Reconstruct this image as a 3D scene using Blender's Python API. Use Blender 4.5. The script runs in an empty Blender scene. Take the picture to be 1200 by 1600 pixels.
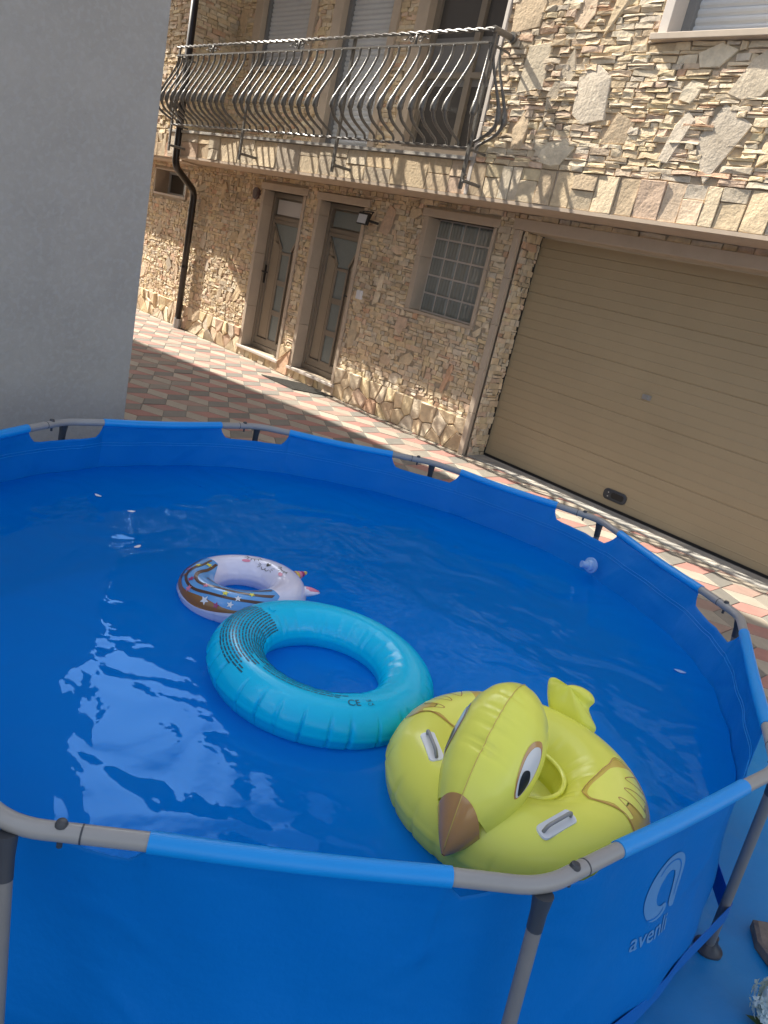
import bpy, bmesh, math, random
import numpy as np
from mathutils import Vector, Matrix
random.seed(7); rng = np.random.default_rng(7)
R = math.radians; PI = math.pi
scn = bpy.context.scene; COL = scn.collection

# ------------------------------------------------------------------ camera
cam_d = bpy.data.cameras.new('camera'); cam = bpy.data.objects.new('camera', cam_d); COL.objects.link(cam)
cam_d.sensor_fit = 'VERTICAL'; cam_d.sensor_height = 36.0; cam_d.lens = 1192.1 / 1600 * 36
cam_d.clip_start = 0.02; cam_d.clip_end = 2000
CR = Matrix(((0.65253343, -0.37375295, 0.65917286), (0.72654103, 0.06147288, -0.68436775), (0.21526321, 0.92548896, 0.31165997)))
cam.matrix_world = Matrix.Translation((0, 0, 1.7237)) @ CR.to_4x4()
scn.camera = cam
# ------------------------------------------------------------------ light
SUN_TRAVEL = Vector((0.95, 0.265, -0.885)).normalized()
w = bpy.data.worlds.new('World'); scn.world = w; w.use_nodes = True
nt = w.node_tree; bg = nt.nodes['Background']
sky = nt.nodes.new('ShaderNodeTexSky'); sky.sky_type = 'NISHITA'; sky.sun_disc = False
sky.sun_elevation = math.asin(-SUN_TRAVEL.z); sky.sun_rotation = math.atan2(-SUN_TRAVEL.x, -SUN_TRAVEL.y)
sky.air_density = 1.0; sky.dust_density = 2.5
tc = nt.nodes.new('ShaderNodeTexCoord'); cn = nt.nodes.new('ShaderNodeTexNoise'); cn.inputs['Scale'].default_value = 2.2; cn.inputs['Detail'].default_value = 6
cr = nt.nodes.new('ShaderNodeValToRGB'); cr.color_ramp.elements[0].position = 0.60; cr.color_ramp.elements[1].position = 0.82
mx = nt.nodes.new('ShaderNodeMix'); mx.data_type = 'RGBA'; mx.inputs[7].default_value = (20, 20.4, 21, 1)
nt.links.new(tc.outputs['Generated'], cn.inputs['Vector']); nt.links.new(cn.outputs['Fac'], cr.inputs['Fac'])
dv = nt.nodes.new('ShaderNodeVectorMath'); dv.operation = 'DOT_PRODUCT'; dv.inputs[1].default_value = (-.742, .411, .530); nt.links.new(tc.outputs['Generated'], dv.inputs[0])
dm = nt.nodes.new('ShaderNodeMapRange'); dm.inputs[1].default_value = .968; dm.inputs[2].default_value = .992; nt.links.new(dv.outputs['Value'], dm.inputs[0])
mm = nt.nodes.new('ShaderNodeMath'); mm.operation = 'ADD'; mm.use_clamp = True; nt.links.new(dm.outputs[0], mm.inputs[0]); nt.links.new(cr.outputs['Color'], mm.inputs[1])
nt.links.new(mm.outputs[0], mx.inputs[0]); hs = nt.nodes.new('ShaderNodeHueSaturation'); hs.inputs['Saturation'].default_value = .62; nt.links.new(sky.outputs[0], hs.inputs['Color']); nt.links.new(hs.outputs[0], mx.inputs[6]); nt.links.new(mx.outputs[2], bg.inputs['Color'])
bg.inputs['Strength'].default_value = 0.135
sl = bpy.data.lights.new('sun', 'SUN'); sl.energy = 4.9; sl.angle = R(0.5); sl.color = (1, 0.94, 0.84)
so = bpy.data.objects.new('sun', sl); COL.objects.link(so); so.rotation_euler = SUN_TRAVEL.to_track_quat('-Z', 'Y').to_euler()
scn.view_settings.view_transform = 'Standard'; scn.view_settings.look = 'None'; scn.view_settings.gamma = 1; scn.view_settings.exposure = 1.12
try:
    scn.cycles.max_bounces = 8; scn.cycles.transparent_max_bounces = 12
except Exception: pass

# ------------------------------------------------------------------ materials
def mat(name, col, rough=0.6, metal=0.0, var=0.0, vscale=8, bump=0.0, bscale=60, attr=False, coat=0.0, spec=0.5, transl=0.0, detail=6, bdist=0.01, spots=None):
    m = bpy.data.materials.new(name); m.use_nodes = True; n = m.node_tree; b = n.nodes['Principled BSDF']; L = n.links
    b.inputs['Roughness'].default_value = rough; b.inputs['Metallic'].default_value = metal
    b.inputs['Specular IOR Level'].default_value = spec; b.inputs['Coat Weight'].default_value = coat
    tc = n.nodes.new('ShaderNodeTexCoord'); src = None
    if attr:
        a = n.nodes.new('ShaderNodeAttribute'); a.attribute_name = 'col'; src = a.outputs['Color']
    else:
        a = n.nodes.new('ShaderNodeRGB'); a.outputs[0].default_value = (*col, 1); src = a.outputs[0]
    if var:
        t = n.nodes.new('ShaderNodeTexNoise'); t.inputs['Scale'].default_value = vscale; t.inputs['Detail'].default_value = detail; t.inputs['Roughness'].default_value = 0.65
        L.new(tc.outputs['Object'], t.inputs['Vector'])
        mr = n.nodes.new('ShaderNodeMapRange'); mr.inputs[1].default_value = 0.25; mr.inputs[2].default_value = 0.75
        mr.inputs[3].default_value = 1 - var; mr.inputs[4].default_value = 1 + var; L.new(t.outputs['Fac'], mr.inputs[0])
        v = n.nodes.new('ShaderNodeVectorMath'); v.operation = 'SCALE'; L.new(src, v.inputs[0]); L.new(mr.outputs[0], v.inputs['Scale']); src = v.outputs[0]
    if spots:
        t = n.nodes.new('ShaderNodeTexNoise'); t.inputs['Scale'].default_value = spots[1]; t.inputs['Detail'].default_value = 3
        L.new(tc.outputs['Object'], t.inputs['Vector'])
        rp = n.nodes.new('ShaderNodeMapRange'); rp.inputs[1].default_value = spots[2]; rp.inputs[2].default_value = spots[2] + 0.12
        rp.inputs[3].default_value = 0; rp.inputs[4].default_value = spots[3]; L.new(t.outputs['Fac'], rp.inputs[0])
        q = n.nodes.new('ShaderNodeMix'); q.data_type = 'RGBA'; q.inputs[7].default_value = (*spots[0], 1)
        L.new(rp.outputs[0], q.inputs[0]); L.new(src, q.inputs[6]); src = q.outputs[2]
    L.new(src, b.inputs['Base Color'])
    if bump:
        t2 = n.nodes.new('ShaderNodeTexNoise'); t2.inputs['Scale'].default_value = bscale; t2.inputs['Detail'].default_value = 7; t2.inputs['Roughness'].default_value = 0.6
        L.new(tc.outputs['Object'], t2.inputs['Vector'])
        bp = n.nodes.new('ShaderNodeBump'); bp.inputs['Strength'].default_value = bump; bp.inputs['Distance'].default_value = bdist
        L.new(t2.outputs['Fac'], bp.inputs['Height']); L.new(bp.outputs[0], b.inputs['Normal'])
    if transl:
        tr = n.nodes.new('ShaderNodeBsdfTranslucent'); ms = n.nodes.new('ShaderNodeMixShader'); ms.inputs[0].default_value = transl
        L.new(src, tr.inputs['Color']); out = n.nodes['Material Output']
        L.new(b.outputs[0], ms.inputs[1]); L.new(tr.outputs[0], ms.inputs[2]); L.new(ms.outputs[0], out.inputs['Surface'])
    return m
M = {}
M['stone'] = mat('stone', (1, 1, 1), 0.88, attr=True, var=0.22, vscale=14, bump=0.7, bscale=38, bdist=0.010, spec=0.25, spots=((0.34, 0.27, 0.19), 1.4, 0.55, 0.35))
M['mortar'] = mat('mortar', (0.50, 0.41, 0.30), 0.95, var=0.2, bump=0.5, bscale=40)
M['trim'] = mat('trim', (0.52, 0.425, 0.325), 0.6, var=0.1, vscale=5, bump=0.15, bscale=90, bdist=0.003)
M['trim_white'] = mat('trim_white', (0.66, 0.59, 0.52), 0.5, var=0.08, vscale=6)
M['plaster'] = mat('plaster', (0.55, 0.44, 0.33), 0.9, var=0.08, bump=0.2, bscale=120, bdist=0.003)
M['gray_render'] = mat('gray_render', (0.405, 0.372, 0.328), 0.92, var=0.10, vscale=3.0, bump=0.6, bscale=26, bdist=0.008, spec=0.25, detail=14, spots=((0.45, 0.425, 0.39), 34, 0.50, 0.45))
M['paver'] = mat('paver', (1, 1, 1), 0.85, attr=True, var=0.12, vscale=9, bump=0.35, bscale=120, bdist=0.003, spec=0.3, spots=((0.33, 0.28, 0.23), 2.3, 0.56, 0.35))
M['grout'] = mat('grout', (0.16, 0.14, 0.12), 0.95, var=0.2)
M['concrete'] = mat('concrete', (0.42, 0.40, 0.36), 0.9, var=0.2, vscale=4, bump=0.4, bscale=80, spots=((0.75, 0.68, 0.56), 3.0, 0.5, 0.6))
M['ground'] = mat('ground', (0.25, 0.23, 0.2), 0.95, var=0.2, vscale=0.6)
M['door_alu'] = mat('door_alu', (0.25, 0.215, 0.17), 0.42, var=0.06, vscale=3)
M['door_panel'] = mat('door_panel', (0.36, 0.305, 0.23), 0.45, var=0.08, vscale=3)
M['frost'] = mat('frost', (0.21, 0.25, 0.25), 0.25, var=0.1, vscale=60, bump=0.4, bscale=220, bdist=0.002)
M['pane_white'] = mat('pane_white', (0.6, 0.6, 0.6), 0.3)
M['dark'] = mat('dark', (0.012, 0.012, 0.013), 0.5)
M['dark_glass'] = mat('dark_glass', (0.085, 0.08, 0.075), 0.08)
M['garage'] = mat('garage', (0.42, 0.33, 0.205), 0.40, var=0.05, vscale=1.5, bump=0.25, bscale=300, bdist=0.001)
M['shutter'] = mat('shutter', (0.58, 0.60, 0.62), 0.45, var=0.04)
M['shutter_frame'] = mat('shutter_frame', (0.20, 0.20, 0.20), 0.5)
M['pipe'] = mat('pipe', (0.022, 0.017, 0.015), 0.35, var=0.15)
M['zinc'] = mat('zinc', (0.45, 0.45, 0.45), 0.4, metal=0.6)
M['iron'] = mat('iron', (0.15, 0.138, 0.12), 0.34, metal=0.05, var=0.3, vscale=60, bump=0.6, bscale=110, bdist=0.004)
M['steel'] = mat('steel', (0.31, 0.30, 0.29), 0.38, metal=0.0, var=0.05, coat=0.1)
M['steel_leg'] = mat('steel_leg', (0.20, 0.19, 0.18), 0.4, var=0.08)
M['plastic_dark'] = mat('plastic_dark', (0.045, 0.05, 0.06), 0.4)
M['liner'] = mat('liner', (0.001, 0.205, 0.66), 0.45, var=0.035, vscale=2.5, transl=0.22, bump=0.28, bscale=4, bdist=0.03, spec=0.18)
M['sleeve'] = mat('sleeve', (0.002, 0.28, 0.76), 0.38, var=0.04, vscale=6, bump=0.1, bscale=30, bdist=0.004)
M['band'] = mat('band', (0.001, 0.13, 0.50), 0.45)
M['floor'] = mat('floor', (0.001, 0.32, 0.92), 0.5, var=0.06, vscale=2)
M['tarp'] = mat('tarp', (0.006, 0.235, 0.56), 0.5, var=0.07, vscale=2.5, bump=0.25, bscale=7, bdist=0.02)
M['logo'] = mat('logo', (0.09, 0.27, 0.56), 0.5)
M['white'] = mat('white', (0.78, 0.78, 0.8), 0.35)
M['clear_plastic'] = mat('clear_plastic', (0.30, 0.48, 0.78), 0.2, coat=0.5)
M['yellow'] = mat('yellow', (0.95, 0.94, 0.15), 0.26, coat=0.15, spec=.35, transl=0.12, bump=0.06, bscale=14, bdist=0.01)
M['yellow_lt'] = mat('yellow_lt', (0.93, 0.93, 0.17), 0.2, coat=0.3)
M['brown'] = mat('brown', (0.56, 0.29, 0.09), 0.2, coat=0.7, bump=0.05, bscale=20, bdist=0.01)
M['tan'] = mat('tan', (0.72, 0.52, 0.10), 0.25, coat=0.3)
M['black'] = mat('black', (0.012, 0.012, 0.014), 0.3)
M['eye_white'] = mat('eye_white', (0.72, 0.72, 0.72), 0.25, coat=0.3)
M['cyan'] = mat('cyan', (0.003, 0.64, 0.97), 0.22, coat=0.15, spec=.35, transl=0.12, bump=0.06, bscale=12, bdist=0.01)
M['ink'] = mat('ink', (0.004, 0.09, 0.15), 0.4)
M['lilac'] = mat('lilac', (0.80, 0.78, 0.93), 0.22, coat=0.35, transl=0.08, bump=0.05, bscale=16, bdist=0.01)
M['sky_print'] = mat('sky_print', (0.12, 0.36, 0.72), 0.25, coat=0.3)
M['choc'] = mat('choc', (0.085, 0.035, 0.02), 0.3, coat=0.3)
M['caramel'] = mat('caramel', (0.30, 0.13, 0.035), 0.3, coat=0.3)
M['pink'] = mat('pink', (0.75, 0.22, 0.33), 0.3, coat=0.3)
M['magenta'] = mat('magenta', (0.36, 0.02, 0.13), 0.3, coat=0.3)
M['star_yellow'] = mat('star_yellow', (0.80, 0.72, 0.06), 0.3)
M['petal'] = mat('petal', (0.80, 0.85, 0.74), 0.6, transl=0.2)
M['leaf'] = mat('leaf', (0.05, 0.10, 0.03), 0.5)
M['stone_brown'] = mat('stone_brown', (0.20, 0.16, 0.13), 0.9, var=0.3, vscale=25, bump=0.8, bscale=60)
def gmat():      # ribbed glass block
    m = mat('glass_block', (0.27, 0.285, 0.26), 0.12, coat=0.3); n = m.node_tree
    tc = n.nodes.new('ShaderNodeTexCoord'); wv = n.nodes.new('ShaderNodeTexWave'); wv.bands_direction = 'X'; wv.inputs['Scale'].default_value = 7; wv.inputs['Distortion'].default_value = 1.5
    n.links.new(tc.outputs['Object'], wv.inputs[0]); bp = n.nodes.new('ShaderNodeBump'); bp.inputs['Strength'].default_value = 0.6; bp.inputs['Distance'].default_value = 0.01
    n.links.new(wv.outputs['Fac'], bp.inputs['Height']); n.links.new(bp.outputs[0], n.nodes['Principled BSDF'].inputs['Normal']); return m
M['glass_block'] = gmat()
def wmat():
    m = bpy.data.materials.new('water'); m.use_nodes = True; n = m.node_tree; L = n.links
    for x in list(n.nodes):
        if x.type != 'OUTPUT_MATERIAL': n.nodes.remove(x)
    out = n.nodes['Material Output']
    tr = n.nodes.new('ShaderNodeBsdfTransparent'); tr.inputs[0].default_value = (0.70, 0.92, 1, 1)
    gl = n.nodes.new('ShaderNodeBsdfGlossy'); gl.inputs['Roughness'].default_value = 0.0; gl.inputs[0].default_value = (.24, .52, .95, 1)
    fr = n.nodes.new('ShaderNodeFresnel'); fr.inputs[0].default_value = 1.33
    ms = n.nodes.new('ShaderNodeMixShader'); df = n.nodes.new('ShaderNodeBsdfDiffuse'); df.inputs[0].default_value = (.000, .29, .95, 1)
    m0 = n.nodes.new('ShaderNodeMixShader'); m0.inputs[0].default_value = .50; L.new(tr.outputs[0], m0.inputs[1]); L.new(df.outputs[0], m0.inputs[2])
    L.new(fr.outputs[0], ms.inputs[0]); L.new(m0.outputs[0], ms.inputs[1]); L.new(gl.outputs[0], ms.inputs[2]); L.new(ms.outputs[0], out.inputs[0])
    tc = n.nodes.new('ShaderNodeTexCoord')
    a = n.nodes.new('ShaderNodeTexNoise'); a.inputs['Scale'].default_value = 3.0; a.inputs['Detail'].default_value = 2.0; a.inputs['Roughness'].default_value = 0.5; a.inputs['Distortion'].default_value = 0.6
    b = n.nodes.new('ShaderNodeTexNoise'); b.inputs['Scale'].default_value = 14; b.inputs['Detail'].default_value = 2
    wv = n.nodes.new('ShaderNodeTexWave'); wv.wave_type = 'RINGS'; wv.inputs['Scale'].default_value = 7; wv.inputs['Distortion'].default_value = 6; wv.inputs['Detail'].default_value = 1.5
    mp = n.nodes.new('ShaderNodeMapping'); mp.inputs['Location'].default_value = (1.45, -1.25, 0)
    L.new(tc.outputs['Object'], a.inputs[0]); L.new(tc.outputs['Object'], b.inputs[0]); L.new(tc.outputs['Object'], mp.inputs[0]); L.new(mp.outputs[0], wv.inputs[0])
    b1 = n.nodes.new('ShaderNodeBump'); b1.inputs['Strength'].default_value = 1; b1.inputs['Distance'].default_value = 0.024
    b2 = n.nodes.new('ShaderNodeBump'); b2.inputs['Strength'].default_value = 1; b2.inputs['Distance'].default_value = 0.0018
    b3 = n.nodes.new('ShaderNodeBump'); b3.inputs['Strength'].default_value = 1; b3.inputs['Distance'].default_value = 0.00015
    L.new(a.outputs['Fac'], b1.inputs['Height']); L.new(b.outputs['Fac'], b2.inputs['Height']); L.new(wv.outputs['Fac'], b3.inputs['Height'])
    L.new(b1.outputs[0], b2.inputs['Normal']); L.new(b2.outputs[0], b3.inputs['Normal']); L.new(b3.outputs[0], gl.inputs['Normal']); L.new(b1.outputs[0], fr.inputs['Normal'])
    return m
M['water'] = wmat()

# ------------------------------------------------------------------ mesh helpers
class MB:
    def __init__(s): s.v = []; s.f = []; s.c = []; s.mi = []
    def add(s, vs, fs, col=None, mi=0):
        o = len(s.v); s.v += [tuple(x) for x in vs]
        for f in fs: s.f.append(tuple(i + o for i in f)); s.c.append(col or (1, 1, 1)); s.mi.append(mi)
        return s
    def box(s, x0, x1, y0, y1, z0, z1, col=None, mi=0):
        return s.add([(x0, y0, z0), (x1, y0, z0), (x1, y1, z0), (x0, y1, z0), (x0, y0, z1), (x1, y0, z1), (x1, y1, z1), (x0, y1, z1)],
                     [(0, 3, 2, 1), (4, 5, 6, 7), (0, 1, 5, 4), (1, 2, 6, 5), (2, 3, 7, 6), (3, 0, 4, 7)], col, mi)
    def tube(s, pts, rad, n=12, caps=True, mi=0, flat=None):
        pts = [Vector(p) for p in pts]; N = len(pts)
        rads = rad if isinstance(rad, (list, tuple)) else [rad] * N
        T = []
        for i in range(N):
            a = pts[max(i - 1, 0)]; b = pts[min(i + 1, N - 1)]; T.append((b - a).normalized())
        up = Vector((0, 0, 1)) if abs(T[0].z) < 0.9 else Vector((0, 1, 0))
        u = T[0].cross(up).normalized(); vs = []; fs = []
        for i in range(N):
            u = (u - T[i] * u.dot(T[i])).normalized(); v = T[i].cross(u)
            for k in range(n):
                a = 2 * PI * k / n; r = rads[i]
                vs.append(pts[i] + (u * math.cos(a) + v * math.sin(a) * (flat or 1)) * r)
        for i in range(N - 1):
            for k in range(n):
                k2 = (k + 1) % n; fs.append((i * n + k, i * n + k2, (i + 1) * n + k2, (i + 1) * n + k))
        if caps: fs.append(tuple(range(n))[::-1]); fs.append(tuple((N - 1) * n + k for k in range(n)))
        return s.add(vs, fs, None, mi)
    def grid(s, fn, nu, nv, cu=False, cv=False, mi=0):
        vs = [fn(i / nu, j / nv) for i in range(nu + (0 if cu else 1)) for j in range(nv + (0 if cv else 1))]
        w_ = nv + (0 if cv else 1); nn = nu + (0 if cu else 1); fs = []
        for i in range(nu):
            for j in range(nv):
                i2 = (i + 1) % nn; j2 = (j + 1) % w_
                fs.append((i * w_ + j, i2 * w_ + j, i2 * w_ + j2, i * w_ + j2))
        return s.add(vs, fs, None, mi)
    def build(s, name, m, parent=None, smooth=False, fix=True, bevel=0):
        me = bpy.data.meshes.new(name); me.from_pydata(s.v, [], s.f)
        ms = m if isinstance(m, list) else [m]
        for x in ms: me.materials.append(x)
        me.polygons.foreach_set('material_index', s.mi)
        at = me.attributes.new('col', 'FLOAT_COLOR', 'FACE')
        at.data.foreach_set('color', [k for c in s.c for k in (*c, 1.0)])
        if fix:
            bm = bmesh.new(); bm.from_mesh(me); bmesh.ops.recalc_face_normals(bm, faces=bm.faces); bm.to_mesh(me); bm.free()
        if smooth: me.polygons.foreach_set('use_smooth', [True] * len(me.polygons))
        me.update(); o = bpy.data.objects.new(name, me); COL.objects.link(o)
        if parent: o.parent = parent; o.matrix_parent_inverse = parent.matrix_world.inverted() if False else Matrix.Translation(parent.location).inverted()
        if smooth == 'auto':
            try: me.set_sharp_from_angle(angle=R(40))
            except Exception: pass
        if bevel:
            b = o.modifiers.new('bevel', 'BEVEL'); b.width = bevel; b.segments = 2; b.limit_method = 'ANGLE'
        return o
def empty(name, loc, label=None, cat=None, group=None):
    o = bpy.data.objects.new(name, None); o.location = loc; o.empty_display_size = 0.2; COL.objects.link(o)
    if label: o['label'] = label
    if cat: o['category'] = cat
    if group: o['group'] = group
    return o
def tag(o, label, cat, group=None):
    o['label'] = label; o['category'] = cat
    if group: o['group'] = group
    return o
def struct(o): o['kind'] = 'structure'; return o

# ------------------------------------------------------------------ stone cladding
PAL = [(.74, .60, .41), (.69, .54, .35), (.71, .55, .39), (.68, .57, .42), (.75, .64, .47), (.73, .59, .37), (.62, .48, .32), (.69, .51, .37), (.64, .55, .43), (.64, .42, .28)]
PW = np.array([5, 4, 3, 3, 4, 2.5, 2, 1.6, 2, .7]); PW = PW / PW.sum()
def scol(k=1.0):
    c = PAL[rng.choice(len(PAL), p=PW)]; s_ = (1 + rng.normal(0, .07)) * k
    return tuple(min(.85, max(.05, a * s_)) for a in c)
def stone(mb, poly, base, d, T, inset=0.006, tilt=0.004, rough=0.002):
    # poly: list of (u, z); base/d: distances out of the wall; T maps (u, z, out) to world
    n = len(poly); cx = sum(p[0] for p in poly) / n; cz = sum(p[1] for p in poly) / n
    tu = rng.normal(0, tilt); tz = rng.normal(0, tilt)
    ex = max(abs(p[0] - cx) for p in poly) + 1e-6; ez = max(abs(p[1] - cz) for p in poly) + 1e-6
    vs = [T(p[0], p[1], base) for p in poly]; mid = []; fr = []
    for p in poly:
        q = d + tu * (p[0] - cx) / ex + tz * (p[1] - cz) / ez
        vs.append(T(p[0], p[1], q - inset * rng.uniform(.6, 1.6)))
    for p in poly:
        q = d + tu * (p[0] - cx) / ex + tz * (p[1] - cz) / ez
        L = math.hypot(p[0] - cx, p[1] - cz) + 1e-6; k = max(0.3, 1 - inset * rng.uniform(.7, 1.6) / L)
        vs.append(T(cx + (p[0] - cx) * k, cz + (p[1] - cz) * k, q + rng.normal(0, rough)))
    vs.append(T(cx + rng.normal(0, ex * .2), cz + rng.normal(0, ez * .2), d + rng.normal(0, rough)))
    fs = []
    for i in range(n):
        j = (i + 1) % n
        fs += [(i, j, n + j, n + i), (n + i, n + j, 2 * n + j, 2 * n + i), (2 * n + i, 2 * n + j, 3 * n)]
    mb.add(vs, fs, scol())
def clip(poly, a, b, c):      # keep a*x+b*y<=c
    out = []
    for i in range(len(poly)):
        p, q = poly[i], poly[(i + 1) % len(poly)]; dp = a * p[0] + b * p[1] - c; dq = a * q[0] + b * q[1] - c
        if dp <= 0: out.append(p)
        if dp * dq < 0:
            t = dp / (dp - dq); out.append((p[0] + (q[0] - p[0]) * t, p[1] + (q[1] - p[1]) * t))
    return out
def voronoi(u0, u1, z0, z1, size, gap=0.006, aspect=1.0):
    nu = max(1, int((u1 - u0) / size)); nz = max(1, round((z1 - z0) / (size * aspect))); pts = []
    for i in range(nu):
        for j in range(nz):
            pts.append((u0 + (i + .5 + rng.uniform(-.42, .42)) * (u1 - u0) / nu, z0 + (j + .5 + rng.uniform(-.42, .42)) * (z1 - z0) / nz))
    res = []
    for p in pts:
        poly = [(u0, z0), (u1, z0), (u1, z1), (u0, z1)]
        for q in pts:
            if q is p or abs(q[0] - p[0]) > size * 4: continue
            a, b = q[0] - p[0], q[1] - p[1]; L = math.hypot(a, b); a /= L; b /= L
            poly = clip(poly, a, b, a * (p[0] + q[0]) / 2 + b * (p[1] + q[1]) / 2 - gap / 2)
            if len(poly) < 3: break
        if len(poly) >= 3: res.append(poly)
    return res
def inside(p, poly):
    c = False; n = len(poly)
    for i in range(n):
        x1, y1 = poly[i]; x2, y2 = poly[(i + 1) % n]
        if (y1 > p[1]) != (y2 > p[1]) and p[0] < (x2 - x1) * (p[1] - y1) / (y2 - y1) + x1: c = not c
    return c
def cladding(mb, u0, u1, z0, z1, T, holes=(), row=(.03, .06), wid=(.06, .2), depth=(.010, .034), flags=0.0, fsize=1.0, rough=.003):
    # big irregular flags first
    fl = []
    n = int((u1 - u0) * (z1 - z0) * flags); tries = 0
    while len(fl) < n and tries < n * 30 + 1:
        tries += 1
        w_ = rng.uniform(.07, .19) * fsize; h = rng.uniform(.08, .32) * fsize; u = rng.uniform(u0 + w_ / 2, u1 - w_ / 2); z = rng.uniform(z0 + h / 2, z1 - h / 2) if z1 - z0 > h else (z0 + z1) / 2
        if any(abs(u - a[0]) < (w_ + a[2]) / 2 + .05 and abs(z - a[1]) < (h + a[3]) / 2 + .02 for a in fl): continue
        if any(u + w_ / 2 > H[0] and u - w_ / 2 < H[1] and z + h / 2 > H[2] and z - h / 2 < H[3] for H in holes): continue
        k = rng.integers(4, 7); ph = rng.uniform(0, 6.28); sh = rng.uniform(-.1, .5); poly = []
        for i in range(k):
            a = ph + 2 * PI * i / k + rng.uniform(-.3, .3); r_ = rng.uniform(.85, 1.1)
            x = max(-1, min(1, math.cos(a) * 1.35)) * r_ * w_ / 2; y = max(-1, min(1, math.sin(a) * 1.2)) * r_ * h / 2
            poly.append((u + x + sh * y, z + y))
        poly = clip(clip(clip(clip(poly, 1, 0, u1), -1, 0, -u0), 0, 1, z1), 0, -1, -z0)
        if len(poly) < 3: continue
        fl.append((u, z, w_, h, poly)); stone(mb, poly, 0, depth[0] + (depth[1] - depth[0]) * rng.uniform(.45, .95), T, .005, .004, rough)
    z = z0
    while z < z1 - 0.004:
        h = min(rng.uniform(*row), z1 - z)
        if z1 - z - h < row[0] * .6: h = z1 - z
        u = u0 - rng.uniform(0, wid[0])
        while u < u1:
            w_ = rng.uniform(*wid) * (0.7 + .6 * rng.random()); a, b = max(u, u0), min(u + w_, u1); u += w_
            if b - a < .012: continue
            parts = [(z, z + h)]
            if h > row[0] * 1.35 and rng.random() < .35: m_ = z + h * rng.uniform(.35, .65); parts = [(z, m_), (m_, z + h)]
            for (p, q) in parts:
                a2, b2 = a, b; skip = False
                for H in holes:
                    if q > H[2] + .004 and p < H[3] - .004 and b2 > H[0] and a2 < H[1]:
                        if a2 >= H[0] and b2 <= H[1]: skip = True; break
                        if a2 < H[0]: b2 = H[0]
                        else: a2 = H[1]
                        if b2 - a2 < .01: skip = True; break
                if skip: continue
                cx, cz = (a2 + b2) / 2, (p + q) / 2
                if any(inside((cx, cz), f[4]) for f in fl): continue
                g = .0012; j = lambda: rng.normal(0, min(.004, (q - p) * .09))
                poly = [(a2 + g + abs(j()), p + g + j()), (b2 - g - abs(j()), p + g + j()), (b2 - g - abs(j()) * 2, q - g + j()), (a2 + g + abs(j()) * 2, q - g + j())]
                if b2 - a2 > .09: poly.insert(1, (cx + rng.normal(0, .01), p + g + j())); poly.insert(4, (cx + rng.normal(0, .01), q - g + j()))
                stone(mb, poly, 0, rng.uniform(*depth), T, .003, .0025, rough * .8)
        z += h
def polyset(mb, polys, T, d=(.02, .035), inset=.008, tilt=.005, rough=.003):
    for p in polys: stone(mb, p, 0, rng.uniform(*d), T, inset, tilt, rough)

YW, YF, YL = 6.00, 5.45, 6.32      # ground-floor wall, front of balcony and upper block, back of the loggia
ZS, ZF = 2.36, 2.70                # slab underside, balcony floor
TW = lambda u, z, o: (u, YW - .004 - o, z)

# ------------------------------------------------------------------ ground
g = MB(); g.add([(-400, -400, -.03), (400, -400, -.03), (400, 400, -.03), (-400, 400, -.03)], [(0, 1, 2, 3)]); struct(g.build('ground', M['ground']))
pv = MB(); s_ = .2262; e1 = np.array([0, s_]); e2 = np.array([s_ * .8660, s_ / 2]); e3 = np.array([s_ * .8660, -s_ / 2]); V0 = np.array([-2.062, 5.700])
cols = {'p': (.38, .20, .165), 'g': (.215, .20, .172), 'c': (.385, .335, .265)}
YP = 6.02
for i in range(-36, 14):
    for j in range(-22, 10):
        v = V0 + e3 * 0 + np.array([.3918, 0]) * (i - j // 2) + (e1 + e2) * j - np.array([.3918, 0]) * 0
        v = V0 + np.array([.3918, 0]) * i + (e1 + e2) * j - np.array([.3918, 0]) * (j // 2)
        if not (-17 < v[0] < 3 and -1.5 < v[1] < 6.4): continue
        pale = rng.random() < .3
        for k, q in (('p', [v, v + e1, v + e1 - e2, v - e2]), ('g', [v, v + e3, v + e3 + e1, v + e1]), ('c', [v, v - e2, v - e2 + e3, v + e3])):
            c0 = sum(q) / 4; poly = [tuple(x + (c0 - x) * .018) for x in q]
            poly = clip(poly, 0, 1, YP)
            if len(poly) < 3: continue
            b = np.array(cols[k]) * (1 + rng.normal(0, .06))
            if pale and k != 'c': b = b * .5 + np.array(cols['c']) * .42
            zz = rng.normal(0, .0012); n = len(poly); cc = sum(np.array(x) for x in poly) / n
            vs = [(x, y, zz - .004) for x, y in poly] + [(*(cc + (np.array(x) - cc) * .975), zz) for x in poly]
            pv.add(vs, [tuple(range(n, 2 * n))] + [(a, (a + 1) % n, n + (a + 1) % n, n + a) for a in range(n)], tuple(b))
struct(pv.build('paving', M['paver'], fix=True))
g = MB(); g.box(-17.2, 3.2, -1.7, YW + .6, -.028, -.0045); struct(g.build('paving_bed', M['grout']))
g = MB(); g.box(-4.86, -1.30, YP + .003, 6.262, -.02, .012); struct(g.build('threshold', M['concrete'], bevel=.005))

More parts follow.
